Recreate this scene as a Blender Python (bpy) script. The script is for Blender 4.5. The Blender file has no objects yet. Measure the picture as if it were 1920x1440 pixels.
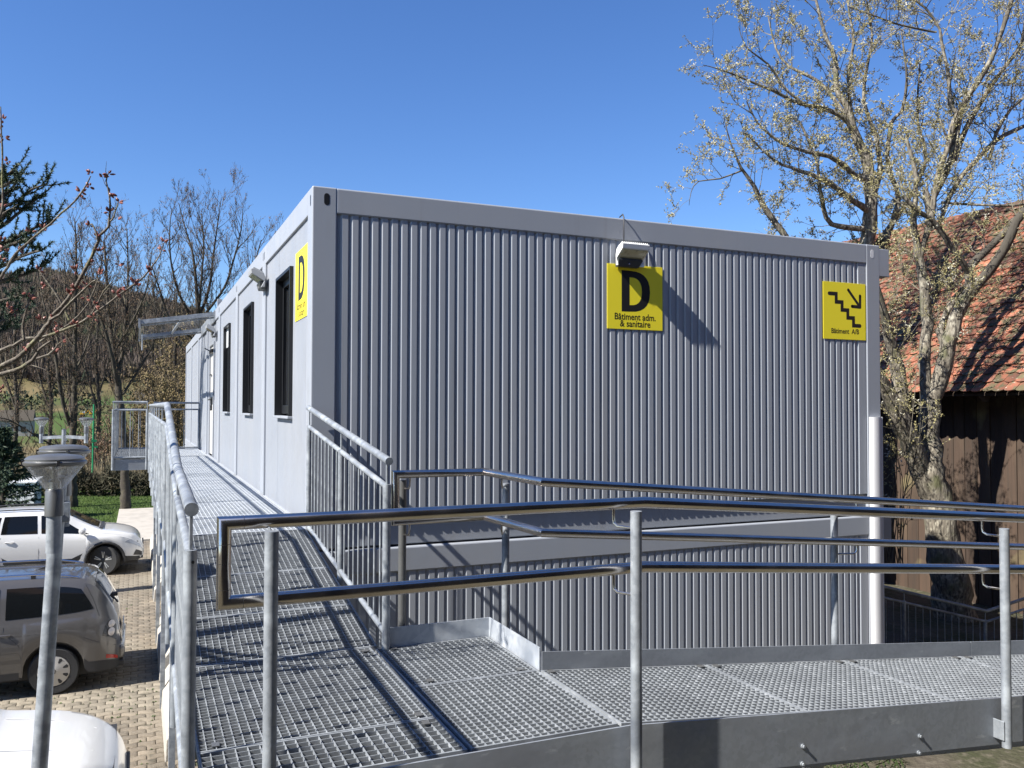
import bpy, bmesh, math, random
import numpy as np
from mathutils import Vector, Matrix
random.seed(7)
R = math.radians
C = bpy.context.scene.collection
SC = bpy.context.scene

# ------------------------------------------------------------------ camera
CAM = Vector((-1.2289, -6.7329, 1.1369)); FPX = 1588.5
yaw, pit, rol = R(23.716), R(1.531), R(0.149)
Fv = Vector((math.sin(yaw)*math.cos(pit), math.cos(yaw)*math.cos(pit), math.sin(pit)))
R0 = Vector((math.cos(yaw), -math.sin(yaw), 0)); U0 = R0.cross(Fv)
Rv = R0*math.cos(rol)+U0*math.sin(rol); Uv = -R0*math.sin(rol)+U0*math.cos(rol)
cd = bpy.data.cameras.new('camera'); cam = bpy.data.objects.new('camera', cd); C.objects.link(cam)
m = Matrix.Identity(4)
for i in range(3):
    m[i][0] = Rv[i]; m[i][1] = Uv[i]; m[i][2] = -Fv[i]; m[i][3] = CAM[i]
cam.matrix_world = m
cd.sensor_width = 36; cd.lens = FPX/1920*36; cd.clip_end = 6000; cd.clip_start = 0.05
SC.camera = cam

# ------------------------------------------------------------------ light
SUNDIR = Vector((-0.835, -0.137, 0.81)).normalized()      # towards the sun
el = math.asin(SUNDIR.z); az = math.atan2(SUNDIR.x, SUNDIR.y)
w = bpy.data.worlds.new('World'); SC.world = w; w.use_nodes = True
nt = w.node_tree; bg = nt.nodes['Background']
sky = nt.nodes.new('ShaderNodeTexSky'); sky.sky_type = 'NISHITA'; sky.sun_disc = False
sky.sun_elevation = el; sky.sun_rotation = az % (2*math.pi)
sky.altitude = 0; sky.air_density = 1.0; sky.dust_density = 0.15; sky.ozone_density = 6.0
hs = nt.nodes.new('ShaderNodeHueSaturation'); hs.inputs['Saturation'].default_value = 1.14; hs.inputs['Hue'].default_value = .509
nt.links.new(sky.outputs[0], hs.inputs['Color']); nt.links.new(hs.outputs[0], bg.inputs[0]); bg.inputs[1].default_value = 0.073
sd = bpy.data.lights.new('sun', 'SUN'); sd.energy = 5.0; sd.angle = R(0.53); sd.color = (1, 0.955, 0.89)
so = bpy.data.objects.new('sun', sd); C.objects.link(so)
so.rotation_euler = (-SUNDIR).to_track_quat('-Z', 'Y').to_euler()
SC.view_settings.view_transform = 'Standard'; SC.view_settings.look = 'None'
SC.view_settings.exposure = 1.3; SC.view_settings.gamma = 1.0
SC.view_settings.use_curve_mapping = False

# ------------------------------------------------------------------ helpers
def P(u, v, w_):
    """point on the view ray of photograph pixel u,v at forward distance w_ (metres)"""
    return CAM + (Fv + Rv*((u-960)/FPX) - Uv*((v-720)/FPX))*w_

def tag(o, label=None, cat=None, group=None, kind=None):
    if label: o['label'] = label
    if cat: o['category'] = cat
    if group: o['group'] = group
    if kind: o['kind'] = kind
    return o
def empty(name, loc=(0, 0, 0), label=None, cat=None, group=None, rz=0, kind=None):
    o = bpy.data.objects.new(name, None); C.objects.link(o); o.location = loc; o.rotation_euler = (0, 0, rz)
    o.empty_display_size = 0.1
    return tag(o, label, cat, group, kind)

class MB:
    def __init__(s): s.v = []; s.f = []; s.m = []; s.cur = 0
    def addf(s, *fs):
        for f in fs: s.f.append(f); s.m.append(s.cur)
    def box(s, x0, x1, y0, y1, z0, z1):
        n = len(s.v)
        s.v += [(x0,y0,z0),(x1,y0,z0),(x1,y1,z0),(x0,y1,z0),(x0,y0,z1),(x1,y0,z1),(x1,y1,z1),(x0,y1,z1)]
        s.addf((n,n+3,n+2,n+1),(n+4,n+5,n+6,n+7),(n,n+1,n+5,n+4),(n+1,n+2,n+6,n+5),(n+2,n+3,n+7,n+6),(n+3,n,n+4,n+7))
        return s
    def hexa(s, c):
        n = len(s.v); s.v += [tuple(p) for p in c]
        s.addf((n,n+3,n+2,n+1),(n+4,n+5,n+6,n+7),(n,n+1,n+5,n+4),(n+1,n+2,n+6,n+5),(n+2,n+3,n+7,n+6),(n+3,n,n+4,n+7))
        return s
    def bar(s, a, b, wx, wz, up=(0,0,1)):
        a = Vector(a); b = Vector(b); d = (b-a).normalized(); up = Vector(up)
        x = d.cross(up)
        if x.length < 1e-4: x = Vector((1,0,0))
        x.normalize(); z = x.cross(d)
        x *= wx/2; z *= wz/2
        return s.hexa([a-x-z, a+x-z, b+x-z, b-x-z, a-x+z, a+x+z, b+x+z, b-x+z])
    def tube(s, pts, r, n=10, cap=True):
        pts = [Vector(p) for p in pts]; k = len(pts)
        rr = r if isinstance(r, (list, tuple)) else [r]*k
        up = None; base = len(s.v)
        for i, p in enumerate(pts):
            if i == 0: d = pts[1]-pts[0]
            elif i == k-1: d = pts[-1]-pts[-2]
            else: d = (pts[i+1]-pts[i]).normalized()+(pts[i]-pts[i-1]).normalized()
            if d.length < 1e-9: d = Vector((0,0,1))
            d.normalize()
            if up is None:
                up = Vector((0,0,1)) if abs(d.z) < .9 else Vector((1,0,0))
            x = up - d*up.dot(d)
            if x.length < 1e-6: x = d.orthogonal()
            x.normalize(); up = x; y = d.cross(x)
            # mitre scale at bends
            sc = 1.0
            if 0 < i < k-1:
                c = (pts[i+1]-pts[i]).normalized().dot(d)
                sc = 1/max(c, .5)
                # stretch only in bend plane
                bn = ((pts[i+1]-pts[i]).normalized()-(pts[i]-pts[i-1]).normalized())
                bl = bn.length
            for j in range(n):
                a = 2*math.pi*j/n
                o = (x*math.cos(a)+y*math.sin(a))*rr[i]
                if 0 < i < k-1 and sc > 1.01 and bl > 1e-6:
                    q = bn/bl; o = o + q*(o.dot(q))*(sc-1)
                s.v.append(tuple(p+o))
        for i in range(k-1):
            for j in range(n):
                a = base+i*n+j; b = base+i*n+(j+1) % n
                s.addf((a, b, b+n, a+n))
        if cap:
            s.addf(tuple(base+j for j in reversed(range(n))), tuple(base+(k-1)*n+j for j in range(n)))
        return s
    def lathe(s, prof, c=(0,0,0), n=24, axis='z'):
        base = len(s.v)
        for (r, h) in prof:
            for j in range(n):
                a = 2*math.pi*j/n
                if axis == 'z': p = (c[0]+r*math.cos(a), c[1]+r*math.sin(a), c[2]+h)
                else: p = (c[0]+r*math.cos(a), c[1]+h, c[2]+r*math.sin(a))
                s.v.append(p)
        k = len(prof)
        for i in range(k-1):
            for j in range(n):
                a = base+i*n+j; b = base+i*n+(j+1) % n
                s.addf((a, b, b+n, a+n))
        s.addf(tuple(base+j for j in reversed(range(n))), tuple(base+(k-1)*n+j for j in range(n)))
        return s
    def prism(s, pts, fn, a, b):
        """2-D outline pts, fn(p,q,t)->3-D, from t=a to t=b"""
        n = len(s.v); k = len(pts)
        s.v += [tuple(fn(p, q, a)) for p, q in pts]+[tuple(fn(p, q, b)) for p, q in pts]
        s.addf(tuple(reversed(range(n, n+k))), tuple(range(n+k, n+2*k)))
        for i in range(k):
            j = (i+1) % k
            s.addf((n+i, n+j, n+k+j, n+k+i))
        return s
    def grid(s, rows):
        n = len(s.v); k = len(rows[0])
        for r_ in rows: s.v += [tuple(p) for p in r_]
        for i in range(len(rows)-1):
            for j in range(k-1):
                a = n+i*k+j
                s.addf((a, a+1, a+k+1, a+k))
        return s
    def mesh(s, name, mats, ang=35):
        me = bpy.data.meshes.new(name); me.from_pydata(s.v, [], s.f)
        if not isinstance(mats, (list, tuple)): mats = [mats]
        for m_ in mats: me.materials.append(m_)
        if len(mats) > 1: me.polygons.foreach_set('material_index', s.m)
        if ang:
            me.polygons.foreach_set('use_smooth', [True]*len(s.f))
            me.set_sharp_from_angle(angle=R(ang))
        me.update()
        return me
    def build(s, name, mats, parent=None, ang=35, fix=False, bevel=0, seg=2):
        if bevel and ang == 35: ang = 10
        me = s.mesh(name, mats, ang)
        if fix or bevel:
            bm = bmesh.new(); bm.from_mesh(me)
            if bevel:
                bmesh.ops.remove_doubles(bm, verts=bm.verts, dist=1e-6)
                es = [e for e in bm.edges if len(e.link_faces) == 2 and e.calc_face_angle(0) > .6]
                bmesh.ops.bevel(bm, geom=es, offset=bevel, segments=seg, affect='EDGES', profile=.5)
            bmesh.ops.recalc_face_normals(bm, faces=bm.faces)
            bm.to_mesh(me); bm.free()
            if ang:
                me.polygons.foreach_set('use_smooth', [True]*len(me.polygons)); me.set_sharp_from_angle(angle=R(ang))
        o = bpy.data.objects.new(name, me); C.objects.link(o)
        if parent: o.parent = parent
        return o
def inst(name, me, loc=(0,0,0), parent=None, rot=None, scale=None):
    o = bpy.data.objects.new(name, me); C.objects.link(o); o.location = loc
    if rot: o.rotation_euler = rot
    if scale: o.scale = scale
    if parent: o.parent = parent
    return o

# ------------------------------------------------------------------ materials
def mat(name, col, rough=.5, metal=0, noise=None, bump=None, coat=0, spec=None, **k):
    m_ = bpy.data.materials.new(name); m_.use_nodes = True; t = m_.node_tree; b = t.nodes['Principled BSDF']
    b.inputs['Base Color'].default_value = (*col, 1); b.inputs['Roughness'].default_value = rough
    b.inputs['Metallic'].default_value = metal; b.inputs['Coat Weight'].default_value = coat
    if coat: b.inputs['Coat Roughness'].default_value = .04
    if spec is not None: b.inputs['Specular IOR Level'].default_value = spec
    tc = t.nodes.new('ShaderNodeTexCoord'); geo = t.nodes.new('ShaderNodeNewGeometry')
    def mapped(sc):
        mp = t.nodes.new('ShaderNodeMapping'); t.links.new(tc.outputs['Object'], mp.inputs[0])
        if k.get('world'): t.links.new(geo.outputs['Position'], mp.inputs[0])
        if isinstance(sc, (tuple, list)): mp.inputs['Scale'].default_value = sc
        else: mp.inputs['Scale'].default_value = (sc, sc, sc)
        return mp
    last = None
    for nn in (noise or []):
        # (type, scale, colour, lo, hi[, detail])
        ty, sc, c2, lo, hi = nn[:5]
        mp = mapped(sc)
        if ty == 'n':
            n = t.nodes.new('ShaderNodeTexNoise'); n.inputs['Scale'].default_value = 1; n.inputs['Detail'].default_value = nn[5] if len(nn) > 5 else 4
            out = n.outputs['Fac']
        else:
            n = t.nodes.new('ShaderNodeTexVoronoi'); n.inputs['Scale'].default_value = 1
            out = n.outputs['Color']
        t.links.new(mp.outputs[0], n.inputs['Vector'])
        r_ = t.nodes.new('ShaderNodeMapRange'); r_.inputs[1].default_value = lo; r_.inputs[2].default_value = hi
        if ty != 'n':
            sp = t.nodes.new('ShaderNodeSeparateColor'); t.links.new(out, sp.inputs[0]); out = sp.outputs[0]
        t.links.new(out, r_.inputs[0])
        mx = t.nodes.new('ShaderNodeMix'); mx.data_type = 'RGBA'
        t.links.new(r_.outputs[0], mx.inputs[0])
        if last is None: mx.inputs[6].default_value = (*col, 1)
        else: t.links.new(last, mx.inputs[6])
        mx.inputs[7].default_value = (*c2, 1); last = mx.outputs[2]
    if k.get('rand'):
        oi = t.nodes.new('ShaderNodeObjectInfo'); hs = t.nodes.new('ShaderNodeHueSaturation')
        mr = t.nodes.new('ShaderNodeMapRange'); mr.inputs[3].default_value = 1-k['rand']; mr.inputs[4].default_value = 1+k['rand']
        t.links.new(oi.outputs['Random'], mr.inputs[0]); t.links.new(mr.outputs[0], hs.inputs['Value'])
        if last is None: hs.inputs['Color'].default_value = (*col, 1)
        else: t.links.new(last, hs.inputs['Color'])
        last = hs.outputs[0]
    if last is not None: t.links.new(last, b.inputs['Base Color'])
    if k.get('rn'):                                      # roughness noise
        sc, lo, hi = k['rn']; mp = mapped(sc); n = t.nodes.new('ShaderNodeTexNoise'); n.inputs['Scale'].default_value = 1
        n.inputs['Detail'].default_value = 5
        t.links.new(mp.outputs[0], n.inputs['Vector']); r_ = t.nodes.new('ShaderNodeMapRange')
        r_.inputs[1].default_value = .3; r_.inputs[2].default_value = .7; r_.inputs[3].default_value = lo; r_.inputs[4].default_value = hi
        t.links.new(n.outputs['Fac'], r_.inputs[0]); t.links.new(r_.outputs[0], b.inputs['Roughness'])
    if bump:
        sc, st = bump[:2]; mp = mapped(sc)
        n = t.nodes.new('ShaderNodeTexNoise'); n.inputs['Scale'].default_value = 1; n.inputs['Detail'].default_value = bump[2] if len(bump) > 2 else 5
        t.links.new(mp.outputs[0], n.inputs['Vector'])
        bp = t.nodes.new('ShaderNodeBump'); bp.inputs['Strength'].default_value = st; bp.inputs['Distance'].default_value = .02
        t.links.new(n.outputs['Fac'], bp.inputs['Height']); t.links.new(bp.outputs[0], b.inputs['Normal'])
    if k.get('trans'):
        b.inputs['Transmission Weight'].default_value = k['trans']; b.inputs['IOR'].default_value = k.get('ior', 1.1)
    if k.get('alpha') is not None: b.inputs['Alpha'].default_value = k['alpha']
    return m_
M = {}
M['paint'] = mat('container_paint', (.28,.302,.337), .42, noise=[('n', (1.2,1.2,.5), (.30,.315,.34), .45, .75), ('n', (9,9,1.0), (.27,.28,.30), .6, .95), ('n', (7,7,.35), (.235,.24,.25), .60, .85)], bump=((3,3,2.2), .04, 2), rn=(4, .36, .5))
M['paint_side'] = M['paint']
M['white'] = mat('white_cover', (.60,.60,.61), .5, noise=[('n', (8,8,1), (.50,.50,.50), .5, .8)])
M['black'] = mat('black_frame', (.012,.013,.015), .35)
M['rubber'] = mat('rubber', (.02,.02,.02), .75, bump=(60, .2))
M['glass'] = mat('window_glass', (.02,.022,.025), .04, spec=.8)
M['galv'] = mat('galvanised_steel', (.26,.28,.30), .5, .35, noise=[('v', 55, (.22,.24,.26), .2, .9), ('n', 9, (.40,.43,.45), .48, .72), ('n', (3,3,7), (.14,.155,.175), .54, .70)], bump=(30, .08), rn=(14, .36, .62))
M['galv_plate'] = mat('galvanised_plate', (.265,.285,.31), .46, .35, noise=[('v', 60, (.235,.255,.275), .2, .9), ('n', (3,3,7), (.34,.365,.395), .50, .82, 7), ('n', (1.3,1.3,4), (.20,.21,.23), .48, .75, 6), ('n', (9,9,22), (.42,.44,.46), .66, .78, 6)], bump=(12, .06), rn=(8, .36, .6))
M['grate'] = mat('grating_steel', (.185,.20,.213), .6, .0, noise=[('n', 25, (.33,.35,.37), .5, .8), ('n', 3, (.16,.172,.185), .5, .7)])
M['grate_sunlit'] = mat('grating_steel_sunlit', (.50,.53,.56), .5, .1, noise=[('n', 25, (.6,.63,.66), .5, .8), ('n', 1.2, (.40,.43,.46), .5, .7)])  # paler copy of the grating steel: walkway's sunlit brightness put into the colour
M['inox'] = mat('stainless_tube', (.60,.56,.525), .2, 1.0, rn=((5,5,5), .15, .27), noise=[('n', 9, (.50,.46,.43), .5, .75)])
M['galv_sunlit'] = mat('galvanised_plate_sunlit', (.44,.47,.50), .45, .35, noise=[('v', 30, (.36,.39,.43), .2, .9), ('n', 7, (.55,.58,.61), .5, .7), ('n', 3, (.27,.30,.34), .55, .7)], rn=(8, .35, .6))  # paler plate for the landing toe boards, their sunlit look painted in
M['sign'] = mat('sign_yellow', (.88,.74,.035), .4)
M['ink'] = mat('sign_black', (.012,.012,.012), .45)
M['lampbox'] = mat('floodlight_white', (.72,.72,.7), .4)
M['lampgrey'] = mat('floodlight_grey', (.30,.31,.32), .45)
M['lampdark'] = mat('floodlight_dark', (.045,.05,.052), .5)
M['lens'] = mat('floodlight_lens', (.40,.39,.27), .15, noise=[('n', (14,14,14), (.16,.16,.11), .5, .7)], coat=.6)
M['cable'] = mat('cable', (.02,.02,.022), .5)
M['poly'] = mat('polycarbonate', (.6,.62,.63), .1, alpha=.10)
M['concrete'] = mat('precast_concrete', (.36,.335,.29), .85, noise=[('n', 6, (.27,.25,.215), .45, .75), ('n', 60, (.42,.395,.345), .5, .8)], bump=(25, .25))
M['slab'] = mat('pale_paving', (.36,.33,.285), .85, noise=[('n', 3, (.27,.25,.215), .45, .75)], bump=(30, .2))
M['paver'] = mat('paver_concrete', (.165,.135,.098), .9, noise=[('n', 2.2, (.115,.098,.073), .42, .68), ('n', 40, (.22,.19,.145), .5, .8), ('n', .6, (.19,.165,.125), .45, .6), ('n', 5, (.085,.075,.052), .60, .72)], bump=(70, .35), rand=.2, world=1)
M['joint'] = mat('joint_sand', (.07,.06,.045), .95, noise=[('n', 3, (.05,.07,.02), .55, .7)])
M['soil'] = mat('ground_soil', (.10,.08,.055), .95, noise=[('n', 1.5, (.06,.075,.03), .45, .65), ('n', 12, (.14,.115,.08), .5, .8)], bump=(15, .6))
M['bark'] = mat('willow_bark', (.165,.145,.112), .92, noise=[('n', (30,30,6.0), (.055,.047,.037), .47, .60, 8), ('n', (20,20,11), (.30,.275,.215), .50, .64, 8), ('n', 3.5, (.10,.10,.05), .56, .70), ('n', .45, (.06,.052,.04), .50, .62)], bump=((22,22,6), 1.0, 8))
M['bark2'] = mat('grey_bark', (.042,.034,.025), .9, noise=[('n', 8, (.085,.075,.045), .5, .75)], bump=(20, .5))
M['twig'] = mat('willow_twig', (.13,.115,.08), .85, noise=[('n', 3, (.055,.048,.036), .45, .65)])
M['twig2'] = mat('bare_twig', (.055,.042,.028), .85, noise=[('n', 2, (.095,.075,.038), .5, .8)])
M['catkin'] = mat('catkin', (.28,.25,.11), .85, noise=[('n', 5, (.46,.45,.38), .57, .63), ('n', 2, (.18,.16,.07), .45, .68)])
M['drybud'] = mat('dry_bud', (.13,.075,.045), .8, noise=[('n', 3, (.24,.17,.06), .5, .8)])
M['cherry'] = mat('cherry_bark', (.095,.078,.058), .8, noise=[('n', (40,40,40), (.21,.19,.14), .5, .7), ('n', 9, (.15,.15,.05), .55, .75)], bump=(60, .4))
M['bud'] = mat('cherry_bud', (.16,.045,.032), .5, noise=[('n', 40, (.28,.11,.07), .45, .7)])
M['tile'] = mat('clay_tile', (.25,.085,.045), .9, noise=[('n', 2.6, (.12,.05,.032), .42, .62), ('n', 8, (.085,.07,.035), .47, .58, 7), ('n', 19, (.24,.20,.15), .60, .70)], bump=(40, .6), rand=.45, world=1)
M['plank'] = mat('barn_plank', (.055,.034,.022), .85, noise=[('n', (20,20,1.2), (.04,.027,.018), .4, .7, 6), ('n', (3,3,.8), (.08,.054,.034), .5, .75), ('n', (1.5,1.5,1.2), (.20,.17,.08), .62, .8)], bump=((60,60,3), .5), rand=.3, world=1)
M['darkwood'] = mat('dark_timber', (.045,.03,.02), .9)
M['pine'] = mat('pine_needles', (.022,.045,.02), .7, noise=[('n', 2, (.045,.075,.03), .5, .8)])
M['leafdry'] = mat('dry_leaves', (.13,.095,.038), .85, noise=[('n', 1.2, (.08,.055,.03), .45, .7), ('n', 5, (.17,.14,.055), .5, .8)])
M['hedge'] = mat('hedge_twigs', (.045,.042,.022), .9, noise=[('n', 2, (.09,.065,.035), .5, .8)])
M['reed'] = mat('dry_reed', (.34,.28,.17), .9, noise=[('n', .5, (.22,.17,.09), .45, .7)])
M['grassb'] = mat('grass_blade', (.05,.085,.015), .8, noise=[('n', 1.1, (.03,.055,.012), .45, .7), ('n', 6, (.09,.12,.03), .5, .8)])
M['greenpaint'] = mat('green_paint', (.01,.20,.075), .45)
M['shed'] = mat('white_sheet', (.62,.64,.64), .5, noise=[('n', 1, (.5,.52,.53), .4, .7)])
M['forest'] = mat('bare_forest', (.095,.074,.062), 1, noise=[('n', .03, (.115,.09,.07), .4, .65), ('n', .12, (.06,.05,.035), .5, .7), ('n', .02, (.09,.085,.045), .45, .65)])
M['conifer'] = mat('far_conifer', (.022,.035,.018), 1)
M['lampmetal'] = mat('lamp_aluminium', (.15,.152,.15), .36, .5, noise=[('n', 8, (.11,.112,.11), .5, .8)])
M['lampglass'] = mat('lamp_glass', (.55,.57,.58), .05, alpha=.30, spec=.9)
def carpaint(name, c, metal=0): return mat(name, c, .32, metal, coat=1.0)
M['carwhite'] = carpaint('white_car_paint', (.56,.56,.55)); M['cargrey'] = carpaint('taupe_metallic', (.10,.094,.088), .45)
M['carglass'] = mat('car_glass', (.006,.007,.008), .03, spec=.35)
M['plastic'] = mat('black_plastic', (.02,.02,.021), .55)
M['chrome'] = mat('chrome_trim', (.62,.62,.62), .2, 1.0)
M['rim'] = mat('alloy_rim', (.42,.42,.41), .35, .8)
M['hub'] = mat('silver_hubcap', (.46,.44,.40), .4, .4)
M['lampclear'] = mat('headlight_glass', (.35,.37,.40), .06, .3, coat=1)
M['taildark'] = mat('smoked_lamp', (.012,.011,.011), .1, coat=1)
M['tailclear'] = mat('clear_lamp', (.5,.46,.43), .15, coat=1)
M['red'] = mat('red_reflector', (.35,.015,.01), .25, coat=.6)
M['yellow_machine'] = mat('yellow_machine', (.75,.38,.03), .5)
M['beige'] = mat('door_panel', (.50,.485,.46), .5)

# ------------------------------------------------------------------ ground
def sst(a, b, x):
    t = max(0., min(1., (x-a)/(b-a))); return t*t*(3-2*t)
def hsh(x, y):
    return (math.sin(x*.013+1.3)*math.cos(y*.011)+.5*math.sin(x*.031+y*.023)+.25*math.sin(x*.07-y*.05))
def gh(x, y):
    z = -2.93
    z += .72*sst(.3, 3.5, x)*(1-sst(18, 30, y)) + .12*sst(6.5, 9.5, x)*(1-sst(18, 30, y)) + .72*sst(1.0, 3.6, x)*(1-sst(-1.8, -.4, y))
    if y > 60:
        z -= 5*sst(60, 130, y)
        z += 9*sst(150, 330, y)
        hd = math.atan2(x-CAM.x, y-CAM.y)
        rid = 84-27*sst(R(-7), R(5), hd)
        z += (rid-1+6*hsh(x, y))*sst(330, 680, y)*(1-.35*sst(800, 1600, y))
        z += .8*hsh(x*4, y*4)*sst(120, 200, y)
    return z
def axis(lo, hi, step, a, b, grow=1.22):
    xs = list(np.arange(lo, hi+1e-6, step)); d = step
    x = lo; left = []
    while x > a: d *= grow; d = min(d, 22); x -= d; left.append(x)
    d = step; x = hi; right = []
    while x < b: d *= grow; d = min(d, 22); x += d; right.append(x)
    return left[::-1]+xs+right
gx = axis(-12, 14, .5, -700, 900); gy = axis(-12, 30, .6, -400, 1500)
g = MB(); g.grid([[(x, y, gh(x, y)) for x in gx] for y in gy])
gm = bpy.data.materials.new('meadow_ground'); gm.use_nodes = True
t = gm.node_tree; b = t.nodes['Principled BSDF']; b.inputs['Roughness'].default_value = 1
b.inputs['Specular IOR Level'].default_value = .1
tc = t.nodes.new('ShaderNodeTexCoord')
def N(sc, det=4, off=0):
    n = t.nodes.new('ShaderNodeTexNoise'); mp = t.nodes.new('ShaderNodeMapping'); mp.inputs['Scale'].default_value = (sc, sc, sc)
    mp.inputs['Location'].default_value = (off, off, 0)
    t.links.new(tc.outputs['Object'], mp.inputs[0]); t.links.new(mp.outputs[0], n.inputs[0]); n.inputs['Scale'].default_value = 1; n.inputs['Detail'].default_value = det
    return n.outputs['Fac']
def mr(src, a, b_):
    r_ = t.nodes.new('ShaderNodeMapRange'); r_.inputs[1].default_value = a; r_.inputs[2].default_value = b_; t.links.new(src, r_.inputs[0]); return r_.outputs[0]
def mixc(f, a, b_):
    mx = t.nodes.new('ShaderNodeMix'); mx.data_type = 'RGBA'; t.links.new(f, mx.inputs[0])
    for i, c in ((6, a), (7, b_)):
        if isinstance(c, tuple): mx.inputs[i].default_value = (*c, 1)
        else: t.links.new(c, mx.inputs[i])
    return mx.outputs[2]
sx = t.nodes.new('ShaderNodeSeparateXYZ'); t.links.new(tc.outputs['Object'], sx.inputs[0])
grass = mixc(mr(N(2), .4, .65), (.035,.065,.012), (.06,.09,.02))
grass = mixc(mr(N(9), .45, .7), grass, (.025,.045,.01))
dry = mixc(mr(N(.25), .42, .62), (.13,.10,.05), (.07,.08,.025))
dry = mixc(mr(N(1.4), .45, .7), dry, (.085,.062,.033))
mead = mixc(mr(N(.012, 2), .42, .56), (.055,.085,.025), (.085,.075,.035))
mead = mixc(mr(N(.03, 3, 7), .56, .66), mead, (.14,.11,.055))
soil = mixc(mr(N(1.5), .4, .65), (.08,.068,.052), (.045,.048,.026))
soil = mixc(mr(N(14), .5, .75), soil, (.12,.105,.08))
c = mixc(mr(sx.outputs[1], 20, 23), soil, grass)
c = mixc(mr(sx.outputs[1], 38.5, 39.5), c, dry)
c = mixc(mr(sx.outputs[1], 120, 150), c, mead)
c = mixc(mr(sx.outputs[2], 12, 20), c, (.075,.058,.045))
t.links.new(c, b.inputs['Base Color'])
bp = t.nodes.new('ShaderNodeBump'); bp.inputs['Strength'].default_value = .5; bp.inputs['Distance'].default_value = .05
t.links.new(N(20, 6), bp.inputs['Height']); t.links.new(bp.outputs[0], b.inputs['Normal'])
tag(g.build('ground', gm, ang=60), kind='structure')

# ------------------------------------------------------------------ parking pavers
PX0, PX1, PY0, PY1 = -8.6, -.45, -2.2, 21.0
park = MB().box(PX0-.02, PX1+.02, PY0-.02, PY1+.02, -3.1, -2.921).build('parking_area', M['joint']); tag(park, kind='structure')
bw, bh, gap = .20, .142, .008
def gz(x): return .013*math.sin(2*math.pi*x/bw*1.0)
def paver_v(k, i):
    off = (bw/2 if k % 2 else 0); x0 = PX0+i*bw+off+gap/2; x1 = x0+bw-gap
    xs = [x0+(x1-x0)*q/6 for q in range(7)]
    y0 = PY0+k*bh
    lo = [(x, y0+gz(x)+gap/2) for x in xs]; hi = [(x, y0+bh+gz(x)-gap/2) for x in reversed(xs)]
    return lo+hi
nk = int((PY1-PY0)/bh); ni = int((PX1-PX0)/bw)-1
cells = []
for k in range(nk):
    for i in range(ni+1):
        pts = paver_v(k, i); cx = sum(p[0] for p in pts)/14; cy = sum(p[1] for p in pts)/14
        # projected place, to find the ones that show
        d = Vector((cx, cy, -2.9))-CAM; ww = d.dot(Fv); 
        if ww < 1: cells.append((9e9, k, i, pts, cx, cy)); continue
        u = 960+FPX*d.dot(Rv)/ww; v = 720-FPX*d.dot(Uv)/ww
        vis = (-10 < u < 330 and v < 1450)
        hid = (u < 243 and v > 1345) or (u < 235 and 1060 < v < 1300) or (u < 270 and 945 < v < 1045)
        cells.append((ww if vis and not hid else 1e6+ww, k, i, pts, cx, cy))
cells.sort(key=lambda c_: c_[0])
rest = MB(); shared = {}
def paver_mesh(mb, pts, cx, cy, z):
    n = len(mb.v); k = len(pts)
    ins = []
    for (x, y) in pts:
        dx, dy = x-cx, y-cy
        ins.append((cx+dx*.95, cy+dy*.93))
    mb.v += [(x, y, -2.93) for x, y in pts]+[(x, y, z-.004) for x, y in pts]+[(x, y, z) for x, y in ins]
    for i in range(k):
        j = (i+1) % k
        mb.addf((n+i, n+j, n+k+j, n+k+i), (n+k+i, n+k+j, n+2*k+j, n+2*k+i))
    mb.addf(tuple(range(n+2*k, n+3*k)))
for q, (d_, k, i, pts, cx, cy) in enumerate(cells):
    if q < 296:
        # shape repeats with the bond: share by parity
        key = k % 2
        if key not in shared:
            mb = MB(); paver_mesh(mb, [(x-cx, y-cy) for x, y in pts], 0, 0, -2.9); shared[key] = mb.mesh('paver', M['paver'], 50)
        o = inst('paver', shared[key], (cx, cy, random.uniform(-.003, .002)), park)
    else:
        paver_mesh(rest, pts, cx, cy, -2.9+random.uniform(-.003, .002))
o = rest.build('paver_field', M['paver'], park, ang=50); o['kind'] = 'stuff'
# moss and weeds between the pavers
wm = MB()
for _ in range(260):
    u = random.random(); x = random.uniform(-3.2, -.95); y = random.uniform(3.2, 6.6) if u < .7 else random.uniform(6, 18)
    k = round((y-PY0)/bh); y = PY0+k*bh+gz(x)
    for q in range(3):
        a = random.uniform(0, 6.28); r_ = random.uniform(.008, .022); h_ = random.uniform(.004, .02)
        n = len(wm.v); dx, dy = math.cos(a)*r_, math.sin(a)*r_*.6
        wm.v += [(x-dx, y-dy, -2.9), (x+dx, y+dy, -2.9), (x+dy, y-dx, -2.9+h_)]; wm.addf((n, n+1, n+2))
tag(wm.build('moss', M['grassb'], ang=0), 'small moss tufts in the joints of the parking pavers', 'moss', kind='stuff')

# pale slab path and kerb beyond the white car
MB().box(-1.9, 1.5, 21.03, 29.5, -3.05, -2.86).build('path_slab', M['slab'], bevel=.01)
tag(bpy.data.objects['path_slab'], kind='structure')
k_ = MB()
tag(MB().box(-9, -1.93, 21.03, 21.15, -3.1, -2.80).build('kerb', M['concrete'], bevel=.012), kind='structure')

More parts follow.
